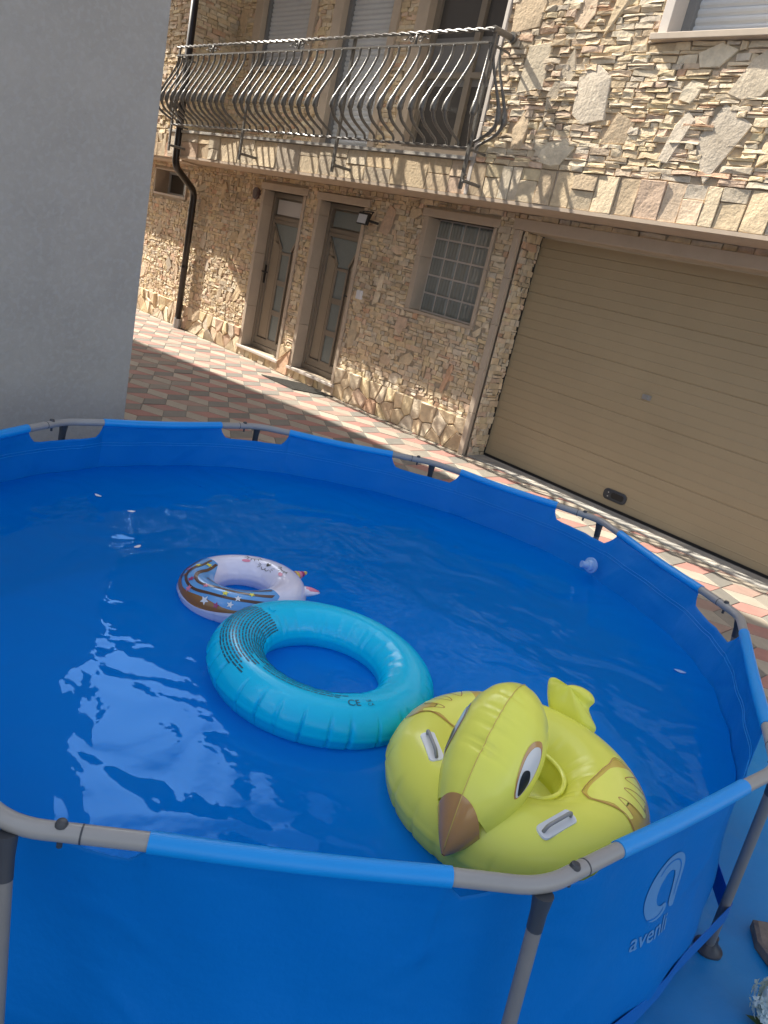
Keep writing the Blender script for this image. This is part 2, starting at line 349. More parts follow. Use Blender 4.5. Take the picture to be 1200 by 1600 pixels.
# ------------------------------------------------------------------ stone house
house = empty('stone_house', (-6, 6.4, 0), 'stone clad house with a wrought iron balcony and a wide tan garage door', 'house')
D1 = (-9.20, -8.30, .14, 2.19); D2 = (-7.97, -7.11, .14, 2.18); GB = (-6.10, -5.16, 1.25, 2.20); SW = (-12.35, -11.28, 1.85, 2.24); GX0, GX1, GZ = -4.84, -1.34, 2.215
core = MB()      # solid walls behind the cladding, with real openings
def wallcore(mb, x0, x1, y0, y1, z0, z1, holes):
    xs = sorted({x0, x1, *[h[0] for h in holes], *[h[1] for h in holes]}); 
    for a, b in zip(xs[:-1], xs[1:]):
        hs = sorted([h for h in holes if h[0] <= a + 1e-6 and h[1] >= b - 1e-6], key=lambda h: h[2]); z = z0
        for h in hs:
            if h[2] > z + .001: mb.box(a, b, y0, y1, z, h[2])
            z = h[3]
        if z < z1: mb.box(a, b, y0, y1, z, z1)
wallcore(core, -17, 2.5, YW, YW + .5, -.02, 2.50, [D1, D2, GB, SW, (GX0, GX1, -.02, GZ)])
core.build('wall_core', M['mortar'], house, fix=False)
cl = MB(); TR = .085
hol = [(d[0] - TR * .55, d[1] + TR * .43, 0.0 if d[2] < .2 else d[2] - .02, d[3] + .09) for d in (D1, D2)] + [(GB[0] - .055, GB[1] + .03, GB[2] - .03, GB[3] + .085), (SW[0] - .03, SW[1] + .03, SW[2] - .03, SW[3] + .02), (-4.905, GX1 + .1, -.1, GZ + .10)]
cladding(cl, -14.5, -5.0 + .095, .36, ZS - .0, TW, hol, row=(.035, .062), wid=(.05, .15), depth=(.010, .020), flags=3.0, fsize=1.15)
cladding(cl, -4.905, 2.4, GZ + .10, ZS, TW, (), row=(.05, .085), wid=(.09, .24), depth=(.012, .03), flags=0)
polyset(cl, voronoi(-14.5, D1[0] - TR * .55, 0, .36, .15, .008, 1.3), TW, (.025, .045), .010, .008, .004)
for a, b in ((D1[1] + TR * .55, D2[0] - TR * .55), (D2[1] + TR * .55, -4.905)): polyset(cl, voronoi(a, b, 0, .36, .145, .008, 1.15), TW, (.025, .045), .010, .008, .004)
for d in (D1, D2): polyset(cl, voronoi(d[0] - TR * .5, d[1] + TR * .5, 0, .105, .13, .008, .9), TW, (.02, .032), .008)
# garage reveal (faces +x)
cladding(cl, YW + .0, YW + .262, 0, GZ, lambda u, z, o: (-4.842 + .02 + o, u, z), (), row=(.04, .07), wid=(.05, .14), depth=(.006, .022), flags=2, fsize=.6)
cladding(cl, GX1 + .1, 2.4, .0, GZ + .1, TW, (), row=(.05, .08), wid=(.09, .24), flags=1)
cl.build('stone_wall', M['stone'], house, fix=False)
def frame(mb, x0, x1, z0, z1, y0, y1, t, tb=None, tt=None):
    tb = t if tb is None else tb; tt = t if tt is None else tt
    mb.box(x0, x0 + t, y0, y1, z0, z1); mb.box(x1 - t, x1, y0, y1, z0, z1)
    if tt: mb.box(x0 + t, x1 - t, y0 + .001, y1, z1 - tt, z1)
    if tb: mb.box(x0 + t, x1 - t, y0 + .001, y1, z0, z0 + tb)
def surround(d, name, left=.045, right=.035, top=.085, m='trim', proud=.034, dep=.24):
    # smooth slabs lining the opening, cut in lengths
    t = MB(); z = max(d[2], 0); k = 0
    while z < d[3] - .01:
        h = min([.55, .7, .62, .5][k % 4], d[3] - z); k += 1
        t.box(d[0] - left, d[0] + .018, YW - proud, YW + dep, z + .001, z + h - .002); t.box(d[1] - .018, d[1] + right, YW - proud, YW + dep, z + .001, z + h - .002); z += h
    t.box(d[0] - left - .03, d[1] + right + .03, YW - proud - .004, YW + dep, d[3], d[3] + top)
    return t.build(name, M[m], house, bevel=.004)
def front_door(d):
    surround(d, 'door_surround'); s = MB(); s.box(d[0] - .06, d[1] + .05, YW - .062, YW + .16, d[2] - .035, d[2] - .001); s.build('door_step', M['trim_white'], house, bevel=.004)
    x0, x1 = d[0] + .018, d[1] - .018; z0, z1 = d[2], d[3]; y = YW + .15; W = x1 - x0; Hh = z1 - z0
    fr = MB(); frame(fr, x0, x1, z0, z1, y - .03, y + .06, .05, .07, .06); door = fr.build('front_door', M['door_alu'], house, bevel=.004)
    lf = MB(); lf.box(x0 + .05, x1 - .05, y + .02, y + .05, z0 + .07, z1 - .06)
    zt = z1 - .30
    lf.box(x0 + .05, x1 - .05, y - .012, y + .019, zt - .035, zt + .015)          # transom bar
    frame(lf, x0 + .052, x1 - .052, z0 + .072, zt - .036, y - .018, y + .019, .045, .09, .045)
    cx = x0 + W * .53; lf.build('door_leaf', M['door_alu'], door, bevel=.003)
    pn = MB(); pn.box(x0 + .10, cx - .125, y + .004, y + .0195, z0 + .17, zt - .30); pn.box(cx + .125, x1 - .10, y + .004, y + .0195, z0 + .17, zt - .30)
    pn.add([(x0 + .10, y + .004, zt - .29), (cx - .125, y + .004, zt - .36), (cx - .125, y + .004, zt - .30), (x0 + .10, y + .004, zt - .10)], [(0, 1, 2, 3)])
    pn.build('door_panel', M['door_panel'], door, fix=False, bevel=.003)
    # mid stile round the panes
    st = MB(); n = 3; pz0 = z0 + .14; pz1 = zt - .42; ph = (pz1 - pz0) / n
    for i in range(n): frame(st, cx - .12, cx + .12, pz0 + i * ph, pz0 + (i + 1) * ph, y - .020, y + .0192, .03, .034, .034)
    def bar(a, b, t=.03):
        a = Vector((a[0], 0, a[1])); b = Vector((b[0], 0, b[1])); q = Vector((0, 1, 0)).cross(b - a).normalized() * t / 2
        vs = [(p.x, yy, p.z) for yy in (y - .022, y + .0188) for p in (a + q, b + q, b - q, a - q)]
        st.add(vs, [(0, 1, 2, 3), (7, 6, 5, 4), (0, 4, 5, 1), (1, 5, 6, 2), (2, 6, 7, 3), (3, 7, 4, 0)])
    bar((x0 + .11, zt - .10), (cx - .105, pz1 + .03)); bar((x1 - .11, zt - .10), (cx + .105, pz1 + .03))
    st.build('pane_frame', M['door_alu'], door, bevel=.002)
    sm = MB(); q = .006
    for sx, a in ((-1, x0 + .125), (1, x1 - .125)):
        p = [(a, zt - .10), (cx + sx * .13, pz1 + .02), (cx + sx * .13, pz0), (cx + sx * .13 + sx * q, pz0), (cx + sx * (.13 + q), pz1 + .02), (a + sx * q, zt - .10)]
        sm.add([(u, y - .023, z) for u, z in p], [(0, 1, 4, 5), (1, 2, 3, 4)])
    sm.build('seam', M['dark'], door, fix=False)
    for i in range(n):
        p = MB(); p.box(cx - .09, cx + .09, y - .004, y + .0185, pz0 + i * ph + .034, pz0 + (i + 1) * ph - .034); p.build('pane', M['frost'], door)
    p = MB(); p.add([(x0 + .115, y - .006, zt - .085), (x0 + .115, y - .006, zt - .115), (cx - .10, y - .006, pz1 + .005), (cx + .10, y - .006, pz1 + .005), (x1 - .115, y - .006, zt - .115), (x1 - .115, y - .006, zt - .085)], [(0, 1, 2, 3, 4, 5)]); p.build('pane', M['frost'], door, fix=False)
    p = MB(); p.box(x0 + .09, x1 - .09, y - .001, y + .0185, zt + .035, z1 - .085); o = p.build('pane', M['pane_white'] if d is D1 else M['frost'], door)
    hx, sg = (x0 + .072, 1) if d is D1 else (x1 - .072, -1); h = MB(); h.box(hx - .014, hx + .014, y - .034, y - .018, z0 + .88, z0 + 1.12); h.tube([(hx, y - .03, z0 + 1.03), (hx, y - .075, z0 + 1.03), (hx + sg * .12, y - .075, z0 + 1.03)], .010, 8); h.build('handle', M['dark'], door, smooth='auto')
front_door(D1); front_door(D2)
# glass block window
surround(GB, 'window_surround', .05, .02, .08)
t = MB(); t.box(GB[0] - .06, GB[1] + .03, YW - .03, YW + .16, GB[2] - .03, GB[2] - .001); t.build('window_sill', M['trim'], house)
gb = MB(); gb.box(GB[0] + .018, GB[1] - .018, YW + .135, YW + .2, GB[2], GB[3]); gbw = gb.build('glass_block_window', M['trim_white'], house, fix=False)
gx0, gx1 = GB[0] + .03, GB[1] - .02; bw = .19
for r_ in range(5):
    x = gx0; z0 = GB[2] + .008 + r_ * .1885
    while x < gx1 - .03:
        xe = min(x + bw, gx1); zt = min(z0 + .1885, GB[3] - .006)
        def fn(a, b, x=x, xe=xe, z0=z0, zt=zt):
            e = 1 - max(abs(a - .5), abs(b - .5)) * 2; return (x + .009 + (xe - x - .018) * a, YW + .130 - .010 * min(1, e * 5) ** .5 + .006 * math.exp(-((a - .5) ** 2 + (b - .5) ** 2) * 9), z0 + .009 + (zt - z0 - .018) * b)
        b_ = MB(); b_.grid(fn, 10, 10); b_.build('glass_block', M['glass_block'], gbw, smooth=True); x = xe
# small window
t = MB(); frame(t, SW[0] + .0, SW[1] - .0, SW[2], SW[3], YW - .03, YW + .27, .03, .03, .02); t.build('window_surround', M['trim'], house)
t = MB(); frame(t, SW[0] + .03, SW[1] - .03, SW[2] + .03, SW[3] - .02, YW + .20, YW + .25, .035); swf = t.build('small_window', M['shutter'], house)
t = MB(); t.box(SW[0] + .06, SW[1] - .06, YW + .225, YW + .235, SW[2] + .06, SW[3] - .05); t.build('pane', M['dark_glass'], swf)
# pilaster strip and garage lintel
t = MB(); z = 0
for k in range(5): t.box(-4.905, -4.84, YW - .05, YW + .018, z + .001, z + GZ / 5 - .002); z += GZ / 5
t.box(-4.935, GX1 + .12, YW - .052, YW + .05, GZ + .001, GZ + .10); t.build('garage_surround', M['trim'], house, bevel=.004)
# garage door
yg = YW + .285; gd = MB(); prof = []; NR = 26
for k in range(NR): 
    z0 = .02 + (GZ - .03) * k / NR; z1 = .02 + (GZ - .03) * (k + 1) / NR; d_ = -.0032 if k % 5 else .006; e_ = -.0032 if (k + 1) % 5 else .006; prof += [(z0 + .001, d_), (z0 + .007, 0), (z1 - .007, 0), (z1 - .001, e_)]
vs = [(x, yg + d, z) for z, d in prof for x in (GX0 - .02, GX1 + .02)]
gd.add(vs, [(2 * i, 2 * i + 1, 2 * i + 3, 2 * i + 2) for i in range(len(prof) - 1)]); garage = gd.build('garage_door', M['garage'], house, fix=False)
t = MB(); t.box(GX0 - .0, GX0 + .022, yg - .03, yg + .03, .012, GZ); t.box(GX0, GX1, yg - .012, yg + .02, .012, .036); t.box(GX1 - .022, GX1, yg - .03, yg + .03, .012, GZ); t.build('rubber_seal', M['dark'], garage)
def rrect(cx, cz, w_, h, r_, n=5):
    out = []
    for sx, sz, a0 in ((1, 1, 0), (-1, 1, 90), (-1, -1, 180), (1, -1, 270)):
        for i in range(n + 1): a = R(a0 + 90 * i / n); out.append((cx + sx * (w_ / 2 - r_) + r_ * math.cos(a), cz + sz * (h / 2 - r_) + r_ * math.sin(a)))
    return out
def plate(mb, poly, y0, y1, bev=.004):
    n = len(poly); cx = sum(p[0] for p in poly) / n; cz = sum(p[1] for p in poly) / n
    vs = [(x, y1, z) for x, z in poly] + [(x, y0 + bev, z) for x, z in poly] + [(cx + (x - cx) * .94, y0, cz + (z - cz) * .92) for x, z in poly]
    fs = [(i, (i + 1) % n, n + (i + 1) % n, n + i) for i in range(n)] + [(n + i, n + (i + 1) % n, 2 * n + (i + 1) % n, 2 * n + i) for i in range(n)] + [tuple(range(2 * n, 3 * n))]
    mb.add(vs, fs)
t = MB(); plate(t, rrect(-3.255, .145, .235, .10, .04), yg - .018, yg + .004); h = t.build('pull_handle', M['plastic_dark'], garage, smooth='auto')
t = MB(); plate(t, rrect(-3.225, .148, .13, .055, .02), yg - .0215, yg - .017, .001); t.build('grip_recess', M['dark'], h)
for q in (-.018, .018): t = MB(); plate(t, rrect(-3.32, .145 + q, .012, .012, .005), yg - .022, yg - .017, .001); t.build('screw', M['zinc'], h)
t = MB(); plate(t, rrect(-3.267, 1.067, .085, .045, .008), yg - .012, yg + .004); t.tube([(-3.267, yg - .01, 1.067), (-3.267, yg - .03, 1.067)], .015, 12); t.build('lock', M['zinc'], garage, smooth='auto')
# slab, soffit, balcony fascia, upper block
XB0, XB1 = -10.92, -5.16
s = MB(); s.box(XB0, 2.5, YF + .0, YW + .5, ZS + .002, ZF - .03); s.box(-17, XB0 - .002, YF + .20, YW + .5, ZS - .02, ZF - .03); s.box(XB0, 2.5, YF - .028, YF - .001, ZS - .001, ZS + .028); s.build('balcony_slab', M['plaster'], house)
s = MB(); s.box(XB0 - .02, XB1 + .03, YF - .045, YL + .0, ZF - .028, ZF + .005); s.build('balcony_floor', M['concrete'], house, bevel=.004)
TF = lambda u, z, o: (u, YF - .002 - o, z)
fa = MB()
def slabs(mb, u0, u1, z0, z1, T, w=(.07, .2)):
    u = u0
    while u < u1 - .02:
        b = min(u + rng.uniform(*w), u1); m_ = z0 + (z1 - z0) * (1 if rng.random() < .55 else rng.uniform(.45, .7)); sk = rng.normal(0, .008)
        stone(mb, [(u + .003, z0), (b - .003, z0), (b - .003 + sk, m_ - .003), (u + .003 + sk, m_ - .003)], 0, rng.uniform(.014, .026), T, .004, .004, .002)
        if m_ < z1 - .02: stone(mb, [(u + .003, m_ + .002), (b - .003, m_ + .002), (b - .003, z1 - .002), (u + .003, z1 - .002)], 0, rng.uniform(.012, .026), T, .004, .004, .002)
        u = b
slabs(fa, XB0, XB1, ZS + .03, ZF - .03, TF, (.22, .50))
fa.build('balcony_fascia', M['stone'], house, fix=False)
WR = (-3.58, -1.9, 3.62, 5.2)
ub = MB(); wallcore(ub, XB1 + .02, 2.5, YF, YF + .5, ZF - .03, 5.9, [WR]); ub.box(XB1 + .02, XB1 + .3, YF + .5, YL + .4, ZF - .03, 5.9); ub.build('wall_core', M['mortar'], house, fix=False)
ubc = MB(); slabs(ubc, XB1 + .045, 2.4, ZS + .03, ZS + .30, TF, (.08, .22))
cladding(ubc, XB1 + .045, 0.2, ZS + .305, 5.4, TF, [(WR[0] - .06, WR[1] + .06, WR[2] - .04, WR[3] + .05)], row=(.024, .056), wid=(.07, .22), depth=(.012, .027), flags=3.6, fsize=1.9, rough=.0035)
ubc.build('upper_wall', M['stone'], house, fix=False)
t = MB(); 
for k in range(6): t.box(XB1 - .0, XB1 + .04, YF - .03, YF + .3, ZS + .03 + k * .6, ZS + .03 + (k + 1) * .6 - .002)
t.build('corner_trim', M['trim_white'], house, bevel=.004)
def slats(mb, x0, x1, z0, z1, y, p=.055):
    n = int((z1 - z0) / p); vs = []; 
    for i in range(n):
        z = z0 + i * p
        for a, d in ((0, .004), (.1, .002), (.3, -.006), (.6, -.008), (.85, -.003), (.95, .006)): vs += [(x0, y + d, z + a * p), (x1, y + d, z + a * p)]
    mb.add(vs, [(2 * i, 2 * i + 1, 2 * i + 3, 2 * i + 2) for i in range(len(vs) // 2 - 1)])
def shut(x0, x1, z0, z1, y, fw=.045, name='roller_shutter', m='shutter', fm='shutter_frame'):
    t = MB(); frame(t, x0, x1, z0, z1, y - .02, y + .08, fw); f_ = t.build('shutter_window', M[fm], house, bevel=.003)
    t = MB(); slats(t, x0 + fw, x1 - fw, z0 + fw, z1 - fw, y + .03); t.build(name, M[m], f_, fix=False)
    return f_
# right upper window
t = MB(); t.box(WR[0] - .055, WR[0] + .02, YF - .035, YF + .28, WR[2], WR[3] + .05); t.box(WR[0] + .02, WR[1] - .02, YF - .034, YF + .28, WR[3] - .02, WR[3] + .05); t.box(WR[1] - .02, WR[1] + .055, YF - .035, YF + .28, WR[2], WR[3] + .05); t.build('window_surround', M['trim_white'], house, bevel=.003)
t = MB(); t.box(WR[0] - .08, WR[1] + .08, YF - .085, YF + .28, WR[2] - .045, WR[2] - .001); t.build('window_sill', M['trim'], house, bevel=.004)
shut(WR[0] + .02, WR[1] - .02, WR[2], WR[3], YF + .15, .07)
# loggia back wall
LW = [(-10.40, -9.25, 3.74, 5.2), (-8.62, -7.66, ZF, 5.2), (-7.10, -5.45, 2.90, 5.2)]
lw = MB(); wallcore(lw, -11.2, XB1 + .1, YL, YL + .4, ZF - .03, 5.9, LW); lw.build('wall_core', M['mortar'], house, fix=False)
lc = MB(); cladding(lc, -11.0, XB1 + .1, ZF + .01, 5.3, lambda u, z, o: (u, YL - .002 - o, z), [(a - .16, b + .10, c - .05, d) for a, b, c, d in LW], row=(.035, .065), wid=(.07, .2), flags=1.6, fsize=1.1); lc.build('loggia_wall', M['stone'], house, fix=False)
for a, b, c, d in LW:
    t = MB(); t.box(a - .16, a + .02, YL - .05, YL + .12, c, d); t.box(b - .02, b + .10, YL - .05, YL + .12, c, d); t.box(a - .2, b + .12, YL - .07, YL + .12, c - .05, c - .001); t.build('window_surround', M['trim'], house, bevel=.004)
shut(LW[0][0] + .02, LW[0][1] - .02, LW[0][2], 5.2, YL + .05); shut(LW[1][0] + .02, LW[1][1] - .02, LW[1][2] + .02, 5.2, YL + .05, .06)
t = MB(); a, b, c, d = LW[2]; frame(t, a + .02, b - .02, c, d, YL + .05, YL + .12, .07); m_ = (a + b) / 2 - .1; t.box(m_ - .04, m_ + .04, YL + .045, YL + .12, c, d); t.box(a + .09, b - .09, YL + .047, YL + .11, 3.62, 3.68); bd = t.build('balcony_door', M['door_alu'], house, bevel=.004)
t = MB(); t.box(a + .06, b - .06, YL + .09, YL + .1, c + .05, d - .05); t.build('pane', M['dark_glass'], bd)
t = MB(); t.box(a + .06, b - .06, YL + .082, YL + .086, 3.55, 4.02); t.build('curtain', M['shutter_frame'], bd)
# left block, eaves and roof
lb = MB(); lb.box(-17, XB0 - .1, YF + .20, YW + .5, ZF - .03, 5.9); lb.build('wall_core', M['mortar'], house, fix=False)
lbc = MB(); TL = lambda u, z, o: (u, YF + .198 - o, z); slabs(lbc, -13.2, XB0 - .1, ZS + .01, ZS + .32, TL); cladding(lbc, -13.2, XB0 - .1, ZS + .325, 5.2, TL, row=(.035, .065), wid=(.07, .2), flags=1.5); cladding(lbc, YF + .20, YL, ZF, 5.3, lambda u, z, o: (XB0 - .102 + o, u, z), row=(.035, .065), wid=(.07, .2)); lbc.build('upper_wall', M['stone'], house, fix=False)
rf = MB(); rf.box(-17.3, 2.8, YF - .06, YL + .3, 5.42, 5.56); rf.build('upper_slab', M['plaster'], house)
rf = MB(); rf.add([(-17.5, YF - .45, 5.86), (2.9, YF - .45, 5.86), (2.9, YF + 5, 7.4), (-17.5, YF + 5, 7.4), (-17.5, YF - .45, 5.98), (2.9, YF - .45, 5.98), (2.9, YF + 5, 7.52), (-17.5, YF + 5, 7.52)], [(0, 3, 2, 1), (4, 5, 6, 7), (0, 1, 5, 4), (1, 2, 6, 5), (2, 3, 7, 6), (3, 0, 4, 7)]); rf.build('roof', mat('roof_tile', (.22, .09, .05), .8, var=.2), house)
# downpipe
def bez(pts, n=8, r_=.08):      # polyline with rounded corners
    pts = [Vector(p) for p in pts]; out = [pts[0]]
    for i in range(1, len(pts) - 1):
        a, b, c = pts[i - 1], pts[i], pts[i + 1]; ra = min(r_, (a - b).length * .48, (c - b).length * .48)
        p, q = b + (a - b).normalized() * ra, b + (c - b).normalized() * ra
        for k in range(n + 1): t_ = k / n; out.append(p * (1 - t_) ** 2 + b * 2 * t_ * (1 - t_) + q * t_ * t_)
    out.append(pts[-1]); return out
t = MB(); t.tube(bez([(-10.60, 5.40, 5.3), (-10.60, 5.40, 2.24), (-10.90, 5.90, 1.99), (-10.90, 5.90, .0)], 8, .12), .048, 16); dp = t.build('downpipe', M['pipe'], house, smooth=True)
t = MB(); t.tube([(-10.90, 5.90, .0), (-10.90, 5.90, .14)], .056, 16); t.build('pipe_shoe', M['zinc'], dp, smooth='auto')
for z in (.9, 1.7): t = MB(); t.tube([(-10.90, 5.90, z), (-10.90, 5.90, z + .03)], .053, 16); t.build('pipe_clamp', M['pipe'], dp, smooth='auto')
# balcony railing
YR = 5.17
rl = MB()
def rope(mb, a, b, r_=.013, tw=26):
    a = Vector(a); b = Vector(b); L = (b - a).length; N = int(L / .02); 
    for ph in (0, PI):
        pts = []
        for i in range(N + 1):
            t_ = i / N; p = a.lerp(b, t_); an = tw * L * t_ + ph; pts.append(p + Vector((0, math.cos(an), math.sin(an))) * r_ * .55)
        mb.tube(pts, r_ * .75, 6)
rope(rl, (-10.44, YR, 3.632), (-4.99, YR, 3.632), .014)
rl.box(-10.44, -5.02, YR - .012, YR + .012, 3.524, 3.540); rope(rl, (-10.44, YR + .03, 2.728), (-5.02, YR + .03, 2.728), .012)
for x in (-10.44, -5.02):
    rl.tube([(x, YR, 3.532), (x, YF - .01, 3.532)], .011, 8); rl.tube([(x, YR + .03, 2.728), (x, YF - .01, 2.728)], .011, 8)
rl.tube([(-5.00, YR - .01, 3.632), (-5.00, YF - .03, 3.640)], .026, 10); rl.tube([(-5.00, YF - .06, 3.640), (-5.00, YF - .03, 3.640)], .045, 12)
railing = rl.build('balcony_railing', M['iron'], house, smooth='auto')
for x in (-10.44, -8.65, -6.84, -5.00):
    p = MB(); p.box(x - .017, x + .017, YR + .016, YR + .040, 2.40, 3.632); p.tube([(x, YR + .02, 2.47), (x, YF - .02, 2.47)], .016, 8)
    for q in (.018, .0): p.tube([(x + .03, YR + .03, 2.46 + q * 3), (x + .03, YR + .005, 2.46 + q * 3)], .012, 8)
    p.build('railing_post', M['iron'], railing, bevel=.003)
def bal(bulge=.22, dx=0.0):
    ctl = [(0, 3.525), (.0, 3.46), (-.04, 3.35), (-.105, 3.22), (-.17, 3.09), (-.20, 3.00), (-.195, 2.94), (-.15, 2.87), (-.05, 2.81), (.015, 2.775), (.03, 2.73)]
    pts = []; rr = []
    for i in range(len(ctl) - 1):
        p0 = ctl[max(i - 1, 0)]; p1 = ctl[i]; p2 = ctl[i + 1]; p3 = ctl[min(i + 2, len(ctl) - 1)]
        for k in range(4):
            t_ = k / 4; f_ = lambda a, b, c, d: .5 * (2 * b + (c - a) * t_ + (2 * a - 5 * b + 4 * c - d) * t_ * t_ + (3 * b - a - 3 * c + d) * t_ ** 3)
            y = f_(p0[0], p1[0], p2[0], p3[0]); z = f_(p0[1], p1[1], p2[1], p3[1]); pts.append((0, y * bulge / .205, z))
            r_ = .0115
            if 3.05 < z < 3.26: r_ = .0105 + .006 * (3.26 - z) / .21
            if 3.01 < z <= 3.05: r_ = .024
            if 2.95 < z <= 3.01: r_ = .028
            if z <= 2.95: r_ = .018 - .008 * (2.95 - z) / .22
            rr.append(r_ + (.0012 if (i * 4 + k) % 2 else 0))
    pts.append((0, ctl[-1][0], ctl[-1][1])); rr.append(.011)
    m_ = MB(); m_.tube(pts, rr, 8); return m_
b0 = bal().build('baluster', M['iron'], railing, smooth=True); first = True
xs = []
for a, b in ((-10.44, -8.65), (-8.65, -6.84), (-6.84, -5.00)):
    n = 13
    for k in range(1, n): xs.append(a + (b - a) * k / n)
for x in xs:
    if first: o = b0; first = False
    else: o = b0.copy(); COL.objects.link(o)
    o.parent = railing; o.matrix_parent_inverse = Matrix(); o.location = Vector((x, YR, 0))
    o.location = Vector((x + 6, YR - 6.4, 0)) if False else Vector((x, YR, 0))
for x, y, rz in ((-10.45, YR + .02, -45), (-10.45, YR + .10, -90), (-10.45, YR + .17, -90), (-5.01, YR + .01, 40), (-5.01, YR + .07, 90), (-5.01, YR + .15, 90)):
    o = b0.copy(); COL.objects.link(o); o.parent = railing; o.matrix_parent_inverse = Matrix(); o.location = (x, y, 0); o.rotation_euler.z = R(rz)
def curl(mb, cx, cz, sx):
    pts = []
    for i in range(26):
        t_ = i / 25; a = PI * 2.6 * t_; r_ = .006 + .026 * t_; pts.append((cx + sx * (.055 + r_ * math.cos(a)) , YR, cz + r_ * math.sin(a)))
    mb.tube(pts, .006, 6); pts = [(cx + sx * (.08 + .09 * t_), YR, cz + .028 * math.sin(t_ * 5) * (1 - t_)) for t_ in [i / 10 for i in range(11)]]; mb.tube(pts, [.007 - .003 * i / 10 for i in range(11)], 6)
for x in (-9.54, -7.74, -5.92):
    m_ = MB(); curl(m_, x, 3.585, 1); curl(m_, x, 3.585, -1); m_.tube([(x, YR, 3.54), (x, YR, 3.625)], [.012, .012], 8); m_.build('scroll', M['iron'], railing, smooth=True)
# fixtures on the wall
fl = empty('floodlight', (-6.93, 5.93, 2.05), 'small black floodlight with a white panel on the stone wall beside the door', 'wall light')
t = MB(); a = R(18); 
def rb(mb, cx, cy, cz, w_, d_, h, rz, rx):
    mt = Matrix.Translation((cx, cy, cz)) @ Matrix.Rotation(rz, 4, 'Z') @ Matrix.Rotation(rx, 4, 'X')
    vs = [mt @ Vector((x * w_ / 2, y * d_ / 2, z * h / 2)) for z in (-1, 1) for x, y in ((-1, -1), (1, -1), (1, 1), (-1, 1))]
    mb.add(vs, [(0, 3, 2, 1), (4, 5, 6, 7), (0, 1, 5, 4), (1, 2, 6, 5), (2, 3, 7, 6), (3, 0, 4, 7)])
rb(t, -6.93, 5.82, 2.05, .15, .035, .13, R(15), R(-12)); t.build('lamp_body', M['dark'], fl, bevel=.006)
t = MB(); rb(t, -6.935, 5.8005, 2.046, .115, .004, .095, R(15), R(-12)); t.build('lamp_glass', M['pane_white'], fl)
t = MB(); t.tube(bez([(-7.015, 5.83, 2.05), (-7.015, 5.86, 2.13), (-6.93, 5.95, 2.14), (-6.845, 5.86, 2.13), (-6.845, 5.83, 2.05)], 4, .03), .007, 6); t.tube([(-6.90, 5.84, 2.04), (-6.83, 5.96, 2.03)], .014, 8); t.build('bracket', M['dark'], fl, smooth='auto')
t = MB(); plate(t, rrect(-6.916, 1.24, .075, .10, .01), YW - .058, YW - .004); sw = t.build('wall_switch', M['white'], None, smooth='auto'); tag(sw, 'small white switch plate on the stone wall right of the doors', 'switch')
t = MB(); t.tube([(-9.37, YW + .0, 2.12), (-9.37, YW - .05, 2.12)], .075, 24); t.tube([(-9.37, YW - .05, 2.12), (-9.37, YW - .056, 2.12)], .045, 24); vc = t.build('vent_cap', mat('vent', (.10, .055, .045), .5), None, smooth='auto'); tag(vc, 'round reddish brown vent cap high on the stone wall left of the doors', 'vent')
# door mat
t = MB()
MX = [(-7.93, 5.52), (-7.58, 5.93), (-6.98, 5.93), (-7.24, 5.53)]
def mp(a, b): p = [np.array(q) for q in MX]; return (p[0] * (1 - a) + p[3] * a) * (1 - b) + (p[1] * (1 - a) + p[2] * a) * b
for i in range(16):
    for lo, hi, isU in ((i / 16 + .008, (i + .55) / 16, True),):
        q = [mp(lo, 0), mp(hi, 0), mp(hi, 1), mp(lo, 1)]; t.add([(*p, .004) for p in q] + [(*p, .016) for p in q], [(4, 5, 6, 7), (0, 1, 5, 4), (1, 2, 6, 5), (2, 3, 7, 6), (3, 0, 4, 7)])
for i in range(5):
    lo, hi = i / 4 * .97, i / 4 * .97 + .03; q = [mp(0, lo), mp(1, lo), mp(1, hi), mp(0, hi)]; t.add([(*p, .004) for p in q] + [(*p, .013) for p in q], [(4, 5, 6, 7), (0, 1, 5, 4), (1, 2, 6, 5), (2, 3, 7, 6), (3, 0, 4, 7)])
tag(t.build('door_mat', mat('mat_rubber', (.075, .07, .06), .8), None, fix=True), 'dark slatted rubber mat on the paving before the right front door', 'doormat')

# ------------------------------------------------------------------ grey rendered building on the left
fp = [(-4.0, 1.916), (-10.1, 2.72), (-15.0, 2.55), (-19.5, 1.9), (-19.5, -9), (-4.0, -9)]; HG = 8.6
t = MB(); n = len(fp); t.add([(x, y, -.02) for x, y in fp] + [(x, y, HG) for x, y in fp], [tuple(range(n, 2 * n))] + [(i, (i + 1) % n, n + (i + 1) % n, n + i) for i in range(n)])
gh = t.build('rendered_building', M['gray_render'], None, fix=True); tag(gh, 'plain grey rendered building wall filling the left side beyond the pool', 'building')

# ------------------------------------------------------------------ ground cloth
t = MB()
def tf(a, b):
    x = -3.75 + 4.25 * a; y = -.6 + 4.52 * b + .05 * math.sin(a * 9); 
    return (x, y, .007 + .009 * (1 - abs(math.sin(x * 5 + y * 2.2 + math.sin(y * 3)))) ** 5 + .007 * (1 - abs(math.sin(x * 2.3 - y * 6 + math.sin(x * 4)))) ** 6)
t.grid(tf, 160, 160); tag(t.build('ground_cloth', M['tarp'], None, smooth=True, fix=False), 'bright blue plastic ground cloth spread on the paving under the pool', 'tarpaulin')

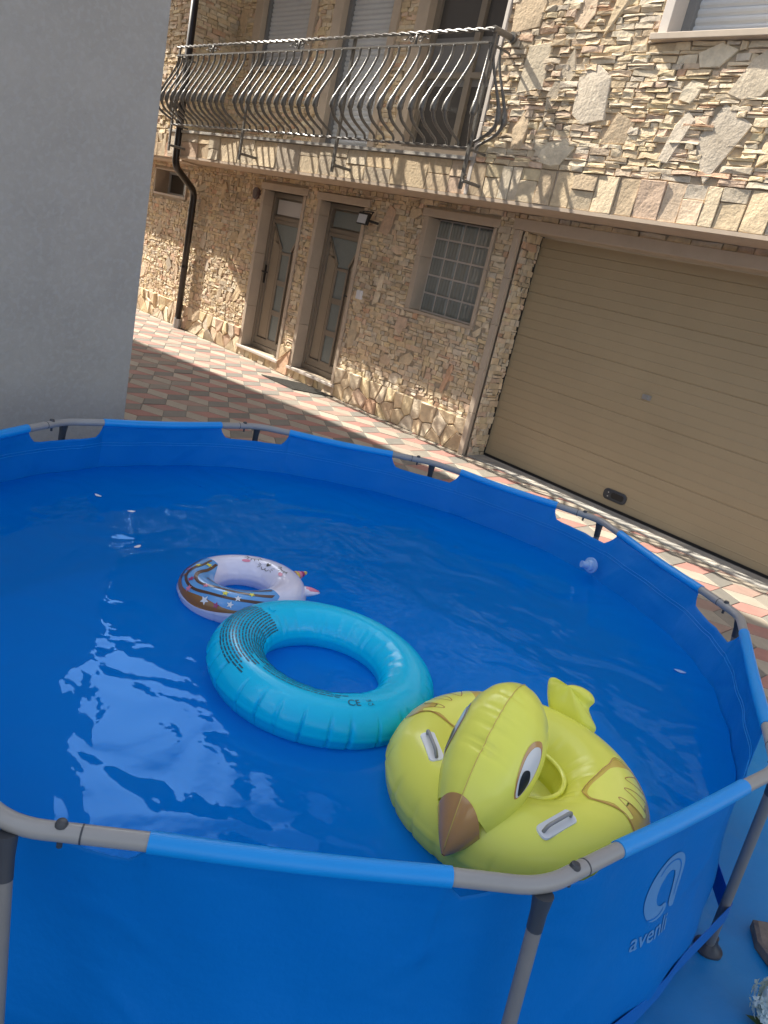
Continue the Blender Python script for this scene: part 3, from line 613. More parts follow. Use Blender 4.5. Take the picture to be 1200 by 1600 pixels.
# ------------------------------------------------------------------ the pool
PC = np.array([-1.8150, 1.6502]); ZR = .76; PH = 85.13
JN = {3: (-3.22, 1.28), 2: (-3.206, 2.263), 1: (-2.597, 2.973), 0: (-1.738, 3.288), -1: (-.866, 2.895), -2: (-.368, 1.949), -3: (-.452, 1.076), -4: (-.998, .364)}
for k in (4, 5): JN[k] = tuple(PC + 1.5 * np.array([math.cos(R(PH + 36 * k)), math.sin(R(PH + 36 * k))]))
KS = [-4, -3, -2, -1, 0, 1, 2, 3, 4, 5]; JP = [np.array(JN[k]) for k in KS]
pool = empty('frame_pool', (PC[0], PC[1], 0), 'round blue steel frame swimming pool filled with water', 'pool')
CA, CB = .165, .215      # cut-out lengths before and after each joint
CRE = []
_r = np.random.default_rng(21)
for _ in range(46):
    s0 = _r.uniform(0, 10); z0 = _r.uniform(.12, .68); an = _r.uniform(-1.0, 1.0) + (PI / 2 if _r.random() < .4 else 0); CRE.append((s0, z0, math.cos(an), math.sin(an), _r.uniform(.06, .22), _r.uniform(.010, .02), _r.choice([-1, 1]) * _r.uniform(.0015, .004)))
for k in range(10):
    for sg in (-1, 1): CRE.append((k + sg * .12, .60, sg * .55, -.83, .14, .013, -.0035)); CRE.append((k + sg * .2, .55, sg * .8, -.6, .12, .016, .003))
def linerpt(s, q):
    # s in [0,10) along the rim, q 0 top .. 1 bottom
    i = int(s) % 10; t_ = s - int(s); a, b = JP[i], JP[(i + 1) % 10]; L = np.linalg.norm(b - a); P = a * (1 - t_) + b * t_
    d = min(t_, 1 - t_) * L; dip = 0
    if t_ * L < CB: dip = .050 * min(1, ((CB - t_ * L) / .035)) ** .6
    if (1 - t_) * L < CA: dip = .050 * min(1, (CA - (1 - t_) * L) / .035) ** .6
    zt = ZR - .012 - dip; ang = math.atan2(P[1] - PC[1], P[0] - PC[0]); rp = np.linalg.norm(P - PC)
    zz = zt * (1 - q) + .012 * q
    rc = 1.425 + .035 * math.exp(-((zz - .24) / .17) ** 2) - .05 * max(0, (.08 - zz) / .08) ** 2
    if zz > .30: u = (zz - .30) / (ZR - .30); u = u * u * (1.6 - .6 * u)
    else: u = 0
    corner = math.exp(-(d / .12) ** 2); r_ = rc * (1 - u) + (rp - .006 - corner * .052 * (1 if dip > .04 else dip / .04)) * u
    r_ += .0035 * math.sin(ang * 37 + zz * 9) * (1 if .1 < zz < .7 else .4)
    for s0, z0, cx_, cz_, ln, wd_, am in CRE:
        ds = (s - s0 + 5) % 10 - 5
        if abs(ds) < .35:
            x_ = ds * .9; z_ = zz - z0; al = x_ * cx_ + z_ * cz_; ac = -x_ * cz_ + z_ * cx_
            if abs(al) < ln * 2 and abs(ac) < wd_ * 3: r_ += am * math.exp(-(ac / wd_) ** 2 - (al / ln) ** 2) * min(1, zz / .1) * min(1, q * 8)
    return (PC[0] + r_ * math.cos(ang), PC[1] + r_ * math.sin(ang), zz)
sv = []
for i in range(10):
    L = np.linalg.norm(JP[(i + 1) % 10] - JP[i]); c = CA / L; cb = CB / L
    ts = [0, .25 * cb, .5 * cb, .72 * cb, .86 * cb, .92 * cb, .96 * cb, .995 * cb, cb * 1.0001] + list(np.linspace(cb, 1 - c, 44)[1:-1]) + [1 - c * k for k in (1.0001, .995, .95, .88, .78, .5, .25)]
    sv += [i + x for x in ts]
NQ = 64; t = MB(); t.grid(lambda a, b: linerpt(sv[int(round(a * len(sv))) % len(sv)], b), len(sv), NQ, cu=True)
liner = t.build('pool_liner', M['liner'], pool, smooth=True); so_ = liner.modifiers.new('thickness', 'SOLIDIFY'); so_.thickness = .001
t = MB(); NF = 96; t.add([(PC[0], PC[1], .034)] + [(PC[0] + 1.40 * math.cos(2 * PI * i / NF), PC[1] + 1.40 * math.sin(2 * PI * i / NF), .034) for i in range(NF)], [(0, 1 + i, 1 + (i + 1) % NF) for i in range(NF)]); t.build('pool_floor', M['floor'], pool)
ZW = .55
# stitched hem under the rim
t = MB()
for off in (.052, .064):
    pts = []
    for i in range(len(sv) + 1):
        s_ = sv[i % len(sv)]; zt = linerpt(s_, 0)[2]; p = linerpt(s_, (zt - (ZR - .012 - .050) + off - .02) / (zt - .012)); r_ = math.hypot(p[0] - PC[0], p[1] - PC[1]); k = (r_ - .0028) / r_
        pts.append((PC[0] + (p[0] - PC[0]) * k, PC[1] + (p[1] - PC[1]) * k, p[2]))
    t.tube(pts, .0012, 5, caps=False)
t.build('stitched_hem', M['sleeve'], pool, smooth=True)
legs = []
for i in range(10):
    J = JP[i]; A = JP[i - 1]; B = JP[(i + 1) % 10]; da = (A - J) / np.linalg.norm(A - J); db = (B - J) / np.linalg.norm(B - J)
    pa, pb = J + da * .185, J + db * .235
    t = MB(); t.tube(bez([(*pa, ZR), (*J, ZR), (*pb, ZR)], 8, .055), .0158, 18); rail = t.build('top_rail', M['steel'], pool, smooth='auto')
    t = MB(); q = J + db * .112; t.tube([(*q, ZR), (*(q + db * .003), ZR)], .0164, 18); t.build('tube_joint', M['plastic_dark'], rail, smooth='auto')
    q = J + db * .080; t = MB(); t.tube([(*q, ZR - .03), (*q, ZR + .018)], .005, 8); t.tube([(*q, ZR + .0135), (*q, ZR + .0175), (*q, ZR + .0215), (*q, ZR + .0225)], [.011, .010, .008, .005], 12); t.build('pin', M['plastic_dark'], rail, smooth='auto')
    sp = J + db * .218; ep = B - db * .168; t = MB(); N = 10
    t.tube([(*(sp * (1 - k / N) + ep * k / N), ZR - .006 * math.sin(PI * k / N)) for k in range(N + 1)], .0182, 18); t.build('rail_sleeve', M['sleeve'], pool, smooth='auto')
    out = (J - PC) / np.linalg.norm(J - PC); k = KS[i]
    foot = J + out * .10
    if k == -2: foot = np.array([-.385, 2.184])
    if k == -3: foot = J + np.array([.06, .0])
    if k == -4: foot = J + np.array([.22, -.07])
    top = J + out * .004
    t = MB(); T0 = np.array([*top, ZR]); T1 = np.array([*foot, .012]); dd = (T1 - T0) / np.linalg.norm(T1 - T0)
    w_ = (-out[1], out[0])
    t.tube([T0 + dd * x for x in (.010, .03, .05, .085)], [.019, .017, .0150, .0146], 14); t.build('tee_joint', M['plastic_dark'], rail, smooth='auto')
    t = MB(); t.tube([T0 + dd * .06, T1], .0138, 16); lg = t.build('leg', M['steel_leg'], pool, smooth='auto'); legs.append((T0, T1))
    t = MB(); t.tube([T1 + [0, 0, z] for z in (.0, .008, .012, .035, .05)], [.042, .042, .033, .019, .018], 20); t.build('foot_cap', M['plastic_dark'], lg, smooth='auto')
# strap round the legs
zc = .20; t = MB(); outer = []
for i in range(10):
    T0, T1 = legs[i]; u = (T0[2] - zc) / (T0[2] - T1[2]); p = (T0 + (T1 - T0) * u)[:2]; o_ = (p - PC) / np.linalg.norm(p - PC); outer.append((p, o_))
path = []
for i in range(10):
    p, o_ = outer[i]; p2, o2 = outer[(i + 1) % 10]; path.append(p + o_ * .016)
    ad = math.atan2(*(p + p2 - 2 * PC)[::-1]); a0 = math.atan2(*(p - PC)[::-1])
    for tt in (-9, -4.5, 0, 4.5, 9):
        a = ad + R(tt); path.append(PC + 1.4635 * np.array([math.cos(a), math.sin(a)]))
N = len(path); vs = []
for p in path: vs += [(*p, zc - .035), (*p, zc + .035)]
t.add(vs, [(2 * i, 2 * ((i + 1) % N), 2 * ((i + 1) % N) + 1, 2 * i + 1) for i in range(N)]); st = t.build('strap', M['band'], pool); mo = st.modifiers.new('thickness', 'SOLIDIFY'); mo.thickness = .002
# inlet fitting
a = R(81); rr = 1.432; ic = Vector((PC[0] + rr * math.cos(a), PC[1] + rr * math.sin(a), .615)); inn = Vector((-math.cos(a), -math.sin(a), 0))
t = MB(); t.tube([ic, ic + inn * .008, ic + inn * .010, ic + inn * .028, ic + inn * .034], [.036, .036, .026, .024, .012], 20); t.tube([ic + inn * .03, ic + inn * .055 + Vector((-.012, 0, .004))], .016, 12); t.build('inlet_fitting', M['clear_plastic'], pool, smooth='auto')
# water
def lin_out(ang, z, off=.0016):      # point on the liner at a bearing and height
    best = 0; d = np.array([math.cos(ang), math.sin(ang)])
    for i in range(10):
        a, b = JP[i], JP[(i + 1) % 10]; A_ = np.array([[d[0], -(b - a)[0]], [d[1], -(b - a)[1]]])
        x = np.linalg.solve(A_, a - PC)
        if x[0] > 0 and -1e-6 <= x[1] <= 1 + 1e-6: best = i + min(.99999, max(0, x[1])); break
    zt = linerpt(best, 0)[2]; p = linerpt(best, min(1, max(0, (zt - z) / (zt - .012)))); r_ = math.hypot(p[0] - PC[0], p[1] - PC[1]); k = (r_ + off) / r_
    return (PC[0] + (p[0] - PC[0]) * k, PC[1] + (p[1] - PC[1]) * k, p[2])
t = MB(); NA = 240; RW = []
for k in range(NA): q = lin_out(2 * PI * k / NA, ZW, -.0045); RW.append(math.hypot(q[0] - PC[0], q[1] - PC[1]))
t.add([(PC[0], PC[1], ZW)] + [(PC[0] + RW[k] * (i / 30) * math.cos(2 * PI * k / NA), PC[1] + RW[k] * (i / 30) * math.sin(2 * PI * k / NA), ZW) for i in range(1, 31) for k in range(NA)],
      [(0, 1 + k, 1 + (k + 1) % NA) for k in range(NA)] + [(1 + (i - 1) * NA + k, 1 + i * NA + k, 1 + i * NA + (k + 1) % NA, 1 + (i - 1) * NA + (k + 1) % NA) for i in range(1, 30) for k in range(NA)])
struct(t.build('water', M['water'], None, smooth=True))

# ------------------------------------------------------------------ decals on curved skins
def arcpoly(poly, n=5):
    out = []
    for i in range(len(poly)):
        a, b = poly[i], poly[(i + 1) % len(poly)]
        for k in range(n): out.append((a[0] + (b[0] - a[0]) * k / n, a[1] + (b[1] - a[1]) * k / n))
    return out
def smoothpoly(poly, n=8):      # closed Catmull-Rom
    out = []; N = len(poly)
    for i in range(N):
        p = [np.array(poly[(i + k - 1) % N]) for k in range(4)]
        for k in range(n):
            t_ = k / n; out.append(tuple(.5 * (2 * p[1] + (p[2] - p[0]) * t_ + (2 * p[0] - 5 * p[1] + 4 * p[2] - p[3]) * t_ ** 2 + (3 * p[1] - p[0] - 3 * p[2] + p[3]) * t_ ** 3)))
    return out
def decal(name, poly, fn, m, parent, maxe=.012):
    bm = bmesh.new(); vs = [bm.verts.new((x, y, 0)) for x, y in poly]; bm.faces.new(vs)
    bmesh.ops.triangulate(bm, faces=bm.faces[:], ngon_method='BEAUTY')
    for _ in range(5):
        es = [e for e in bm.edges if e.calc_length() > maxe]
        if not es: break
        bmesh.ops.subdivide_edges(bm, edges=es, cuts=1, use_grid_fill=False); bmesh.ops.triangulate(bm, faces=[f for f in bm.faces if len(f.verts) > 3])
    for v in bm.verts: v.co = Vector(fn(v.co.x, v.co.y))
    bmesh.ops.recalc_face_normals(bm, faces=bm.faces)
    me = bpy.data.meshes.new(name); bm.to_mesh(me); bm.free(); me.materials.append(m)
    me.polygons.foreach_set('use_smooth', [True] * len(me.polygons)); o = bpy.data.objects.new(name, me); COL.objects.link(o)
    o.parent = parent; o.matrix_parent_inverse = Matrix.Translation(parent.location).inverted(); return o
def strip(mb, pts, wd, fn):      # band of width wd along 2D pts, mapped by fn
    P = [np.array(p, float) for p in pts]; N = len(P); vs = []
    for i in range(N):
        t_ = P[min(i + 1, N - 1)] - P[max(i - 1, 0)]; t_ /= np.linalg.norm(t_) + 1e-9; n_ = np.array([-t_[1], t_[0]]); w_ = wd(i / (N - 1)) if callable(wd) else wd
        for k in (-.5, 0, .5): vs.append(fn(*(P[i] + n_ * w_ * k)))
    mb.add(vs, [(3 * i + k, 3 * i + 3 + k, 3 * i + 4 + k, 3 * i + 1 + k) for i in range(N - 1) for k in (0, 1)])
def curve(pts, n=10):
    out = []; N = len(pts)
    for i in range(N - 1):
        p = [np.array(pts[max(0, min(N - 1, i + k - 1))], float) for k in range(4)]
        for k in range(n):
            t_ = k / n; out.append(.5 * (2 * p[1] + (p[2] - p[0]) * t_ + (2 * p[0] - 5 * p[1] + 4 * p[2] - p[3]) * t_ ** 2 + (3 * p[1] - p[0] - 3 * p[2] + p[3]) * t_ ** 3))
    out.append(np.array(pts[-1], float)); return out
class Torus:
    def __init__(s, c, Rm, r, sq=1.0, folds=0, seed=1, fa=.006, tilt=(0, 0), seam=.003, vf=-.25):
        s.c = Vector(c); s.R = Rm; s.r = r; s.sq = sq; rg = np.random.default_rng(seed); s.tm = Matrix.Rotation(tilt[0], 3, 'X') @ Matrix.Rotation(tilt[1], 3, 'Y')
        s.fo = [(2 * PI * (k + rg.uniform(-.3, .3)) / folds, rg.uniform(.4, 1) * fa, rg.uniform(.009, .020)) for k in range(folds)]; s.seam = seam; s.vf = vf
        s.fi = [(2 * PI * (k + rg.uniform(-.3, .3)) / max(folds, 1), rg.uniform(.3, .8) * fa, rg.uniform(.02, .04)) for k in range(folds)]
    def p(s, u, v, off=0.0):
        r = s.r
        vo = math.atan2(math.sin(v - s.vf), math.cos(v - s.vf))
        for a, A, w_ in s.fo:
            d = math.atan2(math.sin(u - a), math.cos(u - a))
            if abs(d) < w_ * 3: r -= A * math.exp(-(d / w_) ** 2) * math.exp(-(vo / .62) ** 4)
        vi = math.atan2(math.sin(v - 2.5), math.cos(v - 2.5))
        for a, A, w_ in s.fi:
            d = math.atan2(math.sin(u - a), math.cos(u - a))
            if abs(d) < w_ * 3: r -= A * .6 * math.exp(-(d / (w_ * 1.5)) ** 2) * math.exp(-(vi / .5) ** 2) * .6
        r += s.seam * math.exp(-(v / .05) ** 2) if abs(v) < .3 else 0
        r += s.seam * .8 * math.exp(-((abs(v) - PI) / .05) ** 2)
        r += off; q = s.R + r * math.cos(v)
        return s.c + s.tm @ Vector((q * math.cos(u), q * math.sin(u), r * s.sq * math.sin(v)))
    def mesh(s, nu=320, nv=64):
        m_ = MB(); m_.grid(lambda a, b: s.p(2 * PI * a, 2 * PI * b - PI), nu, nv, cu=True, cv=True); return m_
    def flat(s, u0, v0, rot=0, off=.0016):      # arc-length map round (u0, v0)
        c_, s_ = math.cos(rot), math.sin(rot)
        def f(x, y):
            X, Y = c_ * x - s_ * y, s_ * x + c_ * y; v = v0 + Y / s.r
            return s.p(u0 + X / (s.R + s.r * math.cos(v0)), v, off)
        return f

# ------------------------------------------------------------------ blue ring
bc = (-1.398, 1.350, ZW + .032); T1_ = Torus(bc, .250, .081, .88, folds=30, seed=4, vf=.15, fa=.012, tilt=(R(-2), R(2)))
br = empty('swim_ring', bc, 'large plain turquoise inflatable swim ring with rows of fine print, floating mid pool', 'swim ring')
T1_.mesh(720, 72).build('ring_tube', M['cyan'], br, smooth=True)
ink = MB()
def dashes(mb, T, v, u0, u1, size, rg, gap=.35, off=.0012):
    u = u0
    while u < u1:
        L = rg.uniform(.4, 2.6) * size / (T.R + T.r * math.cos(v)); h = size * .42 / T.r
        n = max(1, int(L / .02)); 
        pts = [(u + L * k / n) for k in range(n + 1)]
        vs = [T.p(a, v + sgn * h / 2, off) for a in pts for sgn in (-1, 1)]
        mb.add(vs, [(2 * k, 2 * k + 2, 2 * k + 3, 2 * k + 1) for k in range(n)]); u += L + gap * size / (T.R)
rg = np.random.default_rng(3)
for k in range(17):
    v = R(150 - k * 6.4); a0 = R(197 + rg.uniform(-1, 1)); a1 = R(270 + rg.uniform(-4, 5)) if k % 4 else R(262)
    dashes(ink, T1_, v, a0, a1, .0105, rg)
for k in range(9):
    v = R(152 - k * 7.4); a0 = R(264 + k * 1.6); a1 = R((350 if k < 5 else 335) + rg.uniform(-16, 4)); dashes(ink, T1_, v, a0, a1, .0085, rg)
ink.build('fine_print', M['ink'], br, fix=False)
def textdecal(name, txt, fn, size, m, parent, bold=0.0, maxe=.01, align='CENTER'):
    cu = bpy.data.curves.new(name, 'FONT'); cu.body = txt; cu.size = size; cu.align_x = align; cu.align_y = 'CENTER'; cu.offset = bold; cu.resolution_u = 3
    o = bpy.data.objects.new(name, cu); COL.objects.link(o); bpy.context.view_layer.update()
    me = bpy.data.meshes.new_from_object(o.evaluated_get(bpy.context.evaluated_depsgraph_get())); bpy.data.objects.remove(o)
    bm = bmesh.new(); bm.from_mesh(me); bmesh.ops.triangulate(bm, faces=bm.faces)
    for _ in range(3):
        es = [e for e in bm.edges if e.calc_length() > maxe]
        if es: bmesh.ops.subdivide_edges(bm, edges=es, cuts=1); bmesh.ops.triangulate(bm, faces=bm.faces)
    for v in bm.verts: v.co = Vector(fn(v.co.x, v.co.y))
    bm.to_mesh(me); bm.free(); me.materials.clear(); me.materials.append(m); o = bpy.data.objects.new(name, me); COL.objects.link(o)
    o.parent = parent; o.matrix_parent_inverse = Matrix.Translation(parent.location).inverted(); return o
textdecal('ce_mark', 'CE', T1_.flat(R(337), R(80), 0), .030, M['ink'], br)
textdecal('printed_mark', 'UK\nCA', T1_.flat(R(347), R(80), 0), .013, M['ink'], br)
t = MB(); vp = T1_.p(R(190), R(100)); 
vn = (vp - T1_.p(R(190), R(100), -.02)).normalized(); t.tube([vp - vn * .002, vp + vn * .004], [.012, .010], 14); t.build('valve', M['cyan'], br, smooth='auto')

# ------------------------------------------------------------------ kitten ring
kc = (-1.905, 1.395, ZW + .030); T2_ = Torus(kc, .150, .062, .95, folds=14, seed=9, fa=.003, tilt=(R(2), R(-3)))
kr = empty('printed_swim_ring', kc, 'small white inflatable ring with a sleeping cat face, striped candy print and stars', 'swim ring')
T2_.mesh(240, 56).build('ring_tube', M['lilac'], kr, smooth=True)
UF = R(75); US = R(235)      # middle of the face, middle of the print
def band_uv(m_, name, u0, u1, va, vb, off, mt, nu=60, nv=16):
    mb = MB(); mb.grid(lambda a, b: T2_.p(u0 + (u1 - u0) * a, va(a) + (vb(a) - va(a)) * b, off), nu, nv); return mb.build(name, mt, kr, smooth=True, fix=False)
env = lambda a: (1 - abs(2 * a - 1) ** 5)
band_uv(None, 'blue_print', R(196), R(366), lambda a: R(18 + 40 * (1 - env(a))), lambda a: R(150 - 30 * (1 - env(a))), .0009, M['sky_print'])
band_uv(None, 'caramel_print', R(212), R(350), lambda a: R(8 + 6 * math.sin(a * 9)), lambda a: R(33 + 7 * math.sin(a * 14) + 5 * math.sin(a * 5 + 1)), .0013, M['caramel'])
t = MB(); F = lambda x, y: T2_.p(x + R(47), y, .0018)
for pts, wd in (([(R(152), R(120)), (R(170), R(122)), (R(188), R(112)), (R(205), R(82)), (R(225), R(72)), (R(250), R(88)), (R(280), R(82)), (R(312), R(62))], .16),
                ([(R(152), R(98)), (R(172), R(95)), (R(186), R(72)), (R(200), R(52)), (R(225), R(46)), (R(250), R(56)), (R(285), R(52)), (R(308), R(38))], .15),
                ([(R(156), R(70)), (R(172), R(62)), (R(184), R(42)), (R(196), R(34))], .14), ([(R(215), R(108)), (R(240), R(118)), (R(268), R(112)), (R(300), R(98)), (R(316), R(88))], .12)):
    strip(t, curve(pts), wd, F)
t.build('chocolate_stripe', M['choc'], kr, smooth=True, fix=False)
def star(n, r0, r1, rot): return [((r0 if k % 2 == 0 else r1) * math.cos(rot + PI * k / n), (r0 if k % 2 == 0 else r1) * math.sin(rot + PI * k / n)) for k in range(2 * n)]
for ud, vd, s_, mm in ((168, 110, .013, 'star_yellow'), (178, 84, .012, 'star_yellow'), (186, 60, .011, 'pink'), (196, 48, .010, 'caramel'), (212, 62, .014, 'magenta'), (236, 74, .011, 'pink'), (222, 38, .014, 'pink'), (246, 30, .016, 'white'), (262, 70, .012, 'star_yellow'), (258, 26, .012, 'magenta'), (276, 58, .012, 'white'), (270, 36, .012, 'white'), (290, 76, .011, 'star_yellow')):
    decal('printed_star', star(5, s_, s_ * .45, rng.uniform(0, 6)), T2_.flat(R(ud + 46), R(vd), 0, .0028), M[mm], kr, .01)
face = T2_.flat(R(107), R(114), R(180), .0016)      # x grows anticlockwise
t = MB()
def lash(cx, cy, sg):
    arc = [(cx + .020 * math.cos(a), cy - .012 * math.sin(a)) for a in [PI * k / 12 for k in range(13)]]; strip(t, arc, .0024, face)
    for a in (20, 48, 78, 105, 135, 160):
        a = R(a); strip(t, [(cx + .020 * math.cos(a), cy - .012 * math.sin(a)), (cx + .030 * math.cos(a), cy - .024 * math.sin(a))], .002, face)
lash(.060, .026, 1); lash(-.060, .026, -1)
for sg in (-1, 1): strip(t, [(sg * .009 + .009 * math.cos(a), -.014 - .009 * math.sin(a)) for a in [PI * k / 10 for k in range(11)]], .0022, face)
for sg in (-1, 1):
    for q in (-.5, 0, .5): strip(t, [(sg * .024, -.010 + q * .008), (sg * .036, -.010 + q * .02)], .0016, face)
t.build('face_lines', M['black'], kr, fix=False)
decal('printed_nose', smoothpoly([(0, -.006), (.008, .004), (.006, .011), (0, .008), (-.006, .011), (-.008, .004)], 4), face, M['black'], kr)
for sg in (-1, 1): decal('printed_cheek', [(sg * .082 + .015 * math.cos(a), -.000 + .007 * math.sin(a)) for a in [2 * PI * k / 16 for k in range(16)]], face, M['pink'], kr)
# horn and ear stick out over the far rim
uh = R(89); hp = T2_.p(uh, R(12)); ho = (hp - Vector(kc)); ho.z = 0; ho.normalize()
for k in range(5):
    t = MB(); a, b = k / 5, (k + 1) / 5; t.tube([hp - ho * .01 + (ho * .062 + Vector((0, 0, .012))) * q for q in (a, (a + b) / 2, b)], [.020 * (1 - a) + .003, .020 * (1 - (a + b) / 2) + .005, .020 * (1 - b) + .003], 14); t.build('horn_stripe', M[['magenta', 'tan', 'pink', 'magenta', 'tan'][k]], kr, smooth=True)
for ue in (58,):
    hp = T2_.p(R(ue), R(10)); ho = (hp - Vector(kc)); ho.z = 0; ho.normalize(); t = MB(); t.tube([hp - ho * .012 + ho * .062 * q for q in (0, .3, .6, .85, 1)], [.028, .028, .021, .012, .003], 16, flat=.5); ear = t.build('ear', M['lilac'], kr, smooth=True)
    t = MB(); t.tube([hp + Vector((0, 0, .005)) + ho * .052 * q for q in (0, .3, .6, .9)], [.018, .018, .012, .003], 14, flat=.55); t.build('ear_lining', M['pink'], ear, smooth=True)

# ------------------------------------------------------------------ chick float
dc = Vector((-.768, 1.464, ZW + .045)); FD = Vector((.20, -.98, 0)).normalized(); LD = Vector((-FD.y, FD.x, 0)); uF = math.atan2(FD.y, FD.x)
T3_ = Torus(dc, .212, .110, .95, folds=22, seed=12, fa=.006, tilt=(0, 0))
ck = empty('chick_float', dc, 'yellow inflatable baby seat float shaped like a chick with an orange brown beak', 'inflatable')
T3_.mesh(320, 72).build('ring_tube', M['yellow'], ck, smooth=True)
L3 = lambda l, y, z: dc + LD * l + FD * y + Vector((0, 0, z))
# seat: bowl with two leg holes' rims
t = MB(); t.grid(lambda a, b: dc + Vector((math.cos(2 * PI * a), math.sin(2 * PI * a), 0)) * (.118 * (1 - b ** 1.6) + .001) + Vector((0, 0, .01 - .075 * b ** .7 + .03 * math.exp(-((b - .75) / .2) ** 2) * (math.cos(2 * PI * a - uF) > 0) * math.cos(2 * PI * a - uF))), 64, 16, cu=True); t.build('seat', M['yellow_lt'], ck, smooth=True)
t = MB(); t.tube([L3(x, .03, -.012 - .05 * (x / .1) ** 2) for x in np.linspace(-.09, .09, 9)], [.022, .03, .033, .034, .034, .034, .033, .03, .022], 14); t.tube([L3(0, y, -.02) for y in np.linspace(-.02, .1, 6)], [.03, .032, .033, .033, .032, .03], 14); t.build('seat_bolster', M['yellow_lt'], ck, smooth=True)
t = MB(); t.grid(lambda a, b: dc + Vector((math.cos(2 * PI * a), math.sin(2 * PI * a), 0)) * (.106 + .006 * math.cos(2 * PI * b)) + Vector((0, 0, .052 + .006 * math.sin(2 * PI * b))), 90, 10, cu=True, cv=True); t.build('seat_rim', M['yellow_lt'], ck, smooth=True)
# head: loft from crown to beak tip
HB = (.005, .252); HT = (.355, .014); HO = lambda s: -.040 + .046 * s      # (forward, up) of the crown end and the tip; sideways lean of the tip
ax = Vector((0, HT[0] - HB[0], HT[1] - HB[1])); AL = ax.length; ax.normalize(); nn = Vector((0, -ax.z, ax.y))
prof = [(0, .002), (.015, .030), (.05, .056), (.12, .086), (.22, .107), (.34, .117), (.46, .117), (.58, .110), (.68, .097), (.76, .080), (.84, .058), (.92, .034), (.97, .016), (1, .003)]
def hr(s): 
    for i in range(len(prof) - 1):
        if s <= prof[i + 1][0]: t_ = (s - prof[i][0]) / (prof[i + 1][0] - prof[i][0]); return prof[i][1] * (1 - t_) + prof[i + 1][1] * t_
    return .003
def hrs(s): return sum(hr(min(1, max(0, s + d))) for d in (-.02, -.01, 0, .01, .02)) / 5 if .02 < s < .98 else hr(s)
HF = [(rng.uniform(.12, .62), rng.uniform(.002, .005)) for _ in range(9)]
def headp(s, t_, off=0.0):      # t_ = 0 at the top seam, +- to the sides
    r_ = hrs(s); tt = math.atan2(math.sin(t_), math.cos(t_))
    for a, A in HF: r_ -= A * math.exp(-((s - a) / .012) ** 2) * math.exp(-(tt / .38) ** 2)
    r_ += .0035 * math.exp(-(tt / .05) ** 2) + off
    lat = r_ * .89 * math.sin(t_); up = r_ * 1.0 * math.cos(t_)
    y = HB[0] + ax.y * AL * s + nn.y * up; z = HB[1] + ax.z * AL * s + nn.z * up
    y = HB[0] + ax.y * AL * s - ax.z * 0 + nn.y * up
    return L3(lat + HO(s), y, z)
SB = .80
t = MB(); t.grid(lambda a, b: headp(b * SB, 2 * PI * a), 96, 70, cu=True)
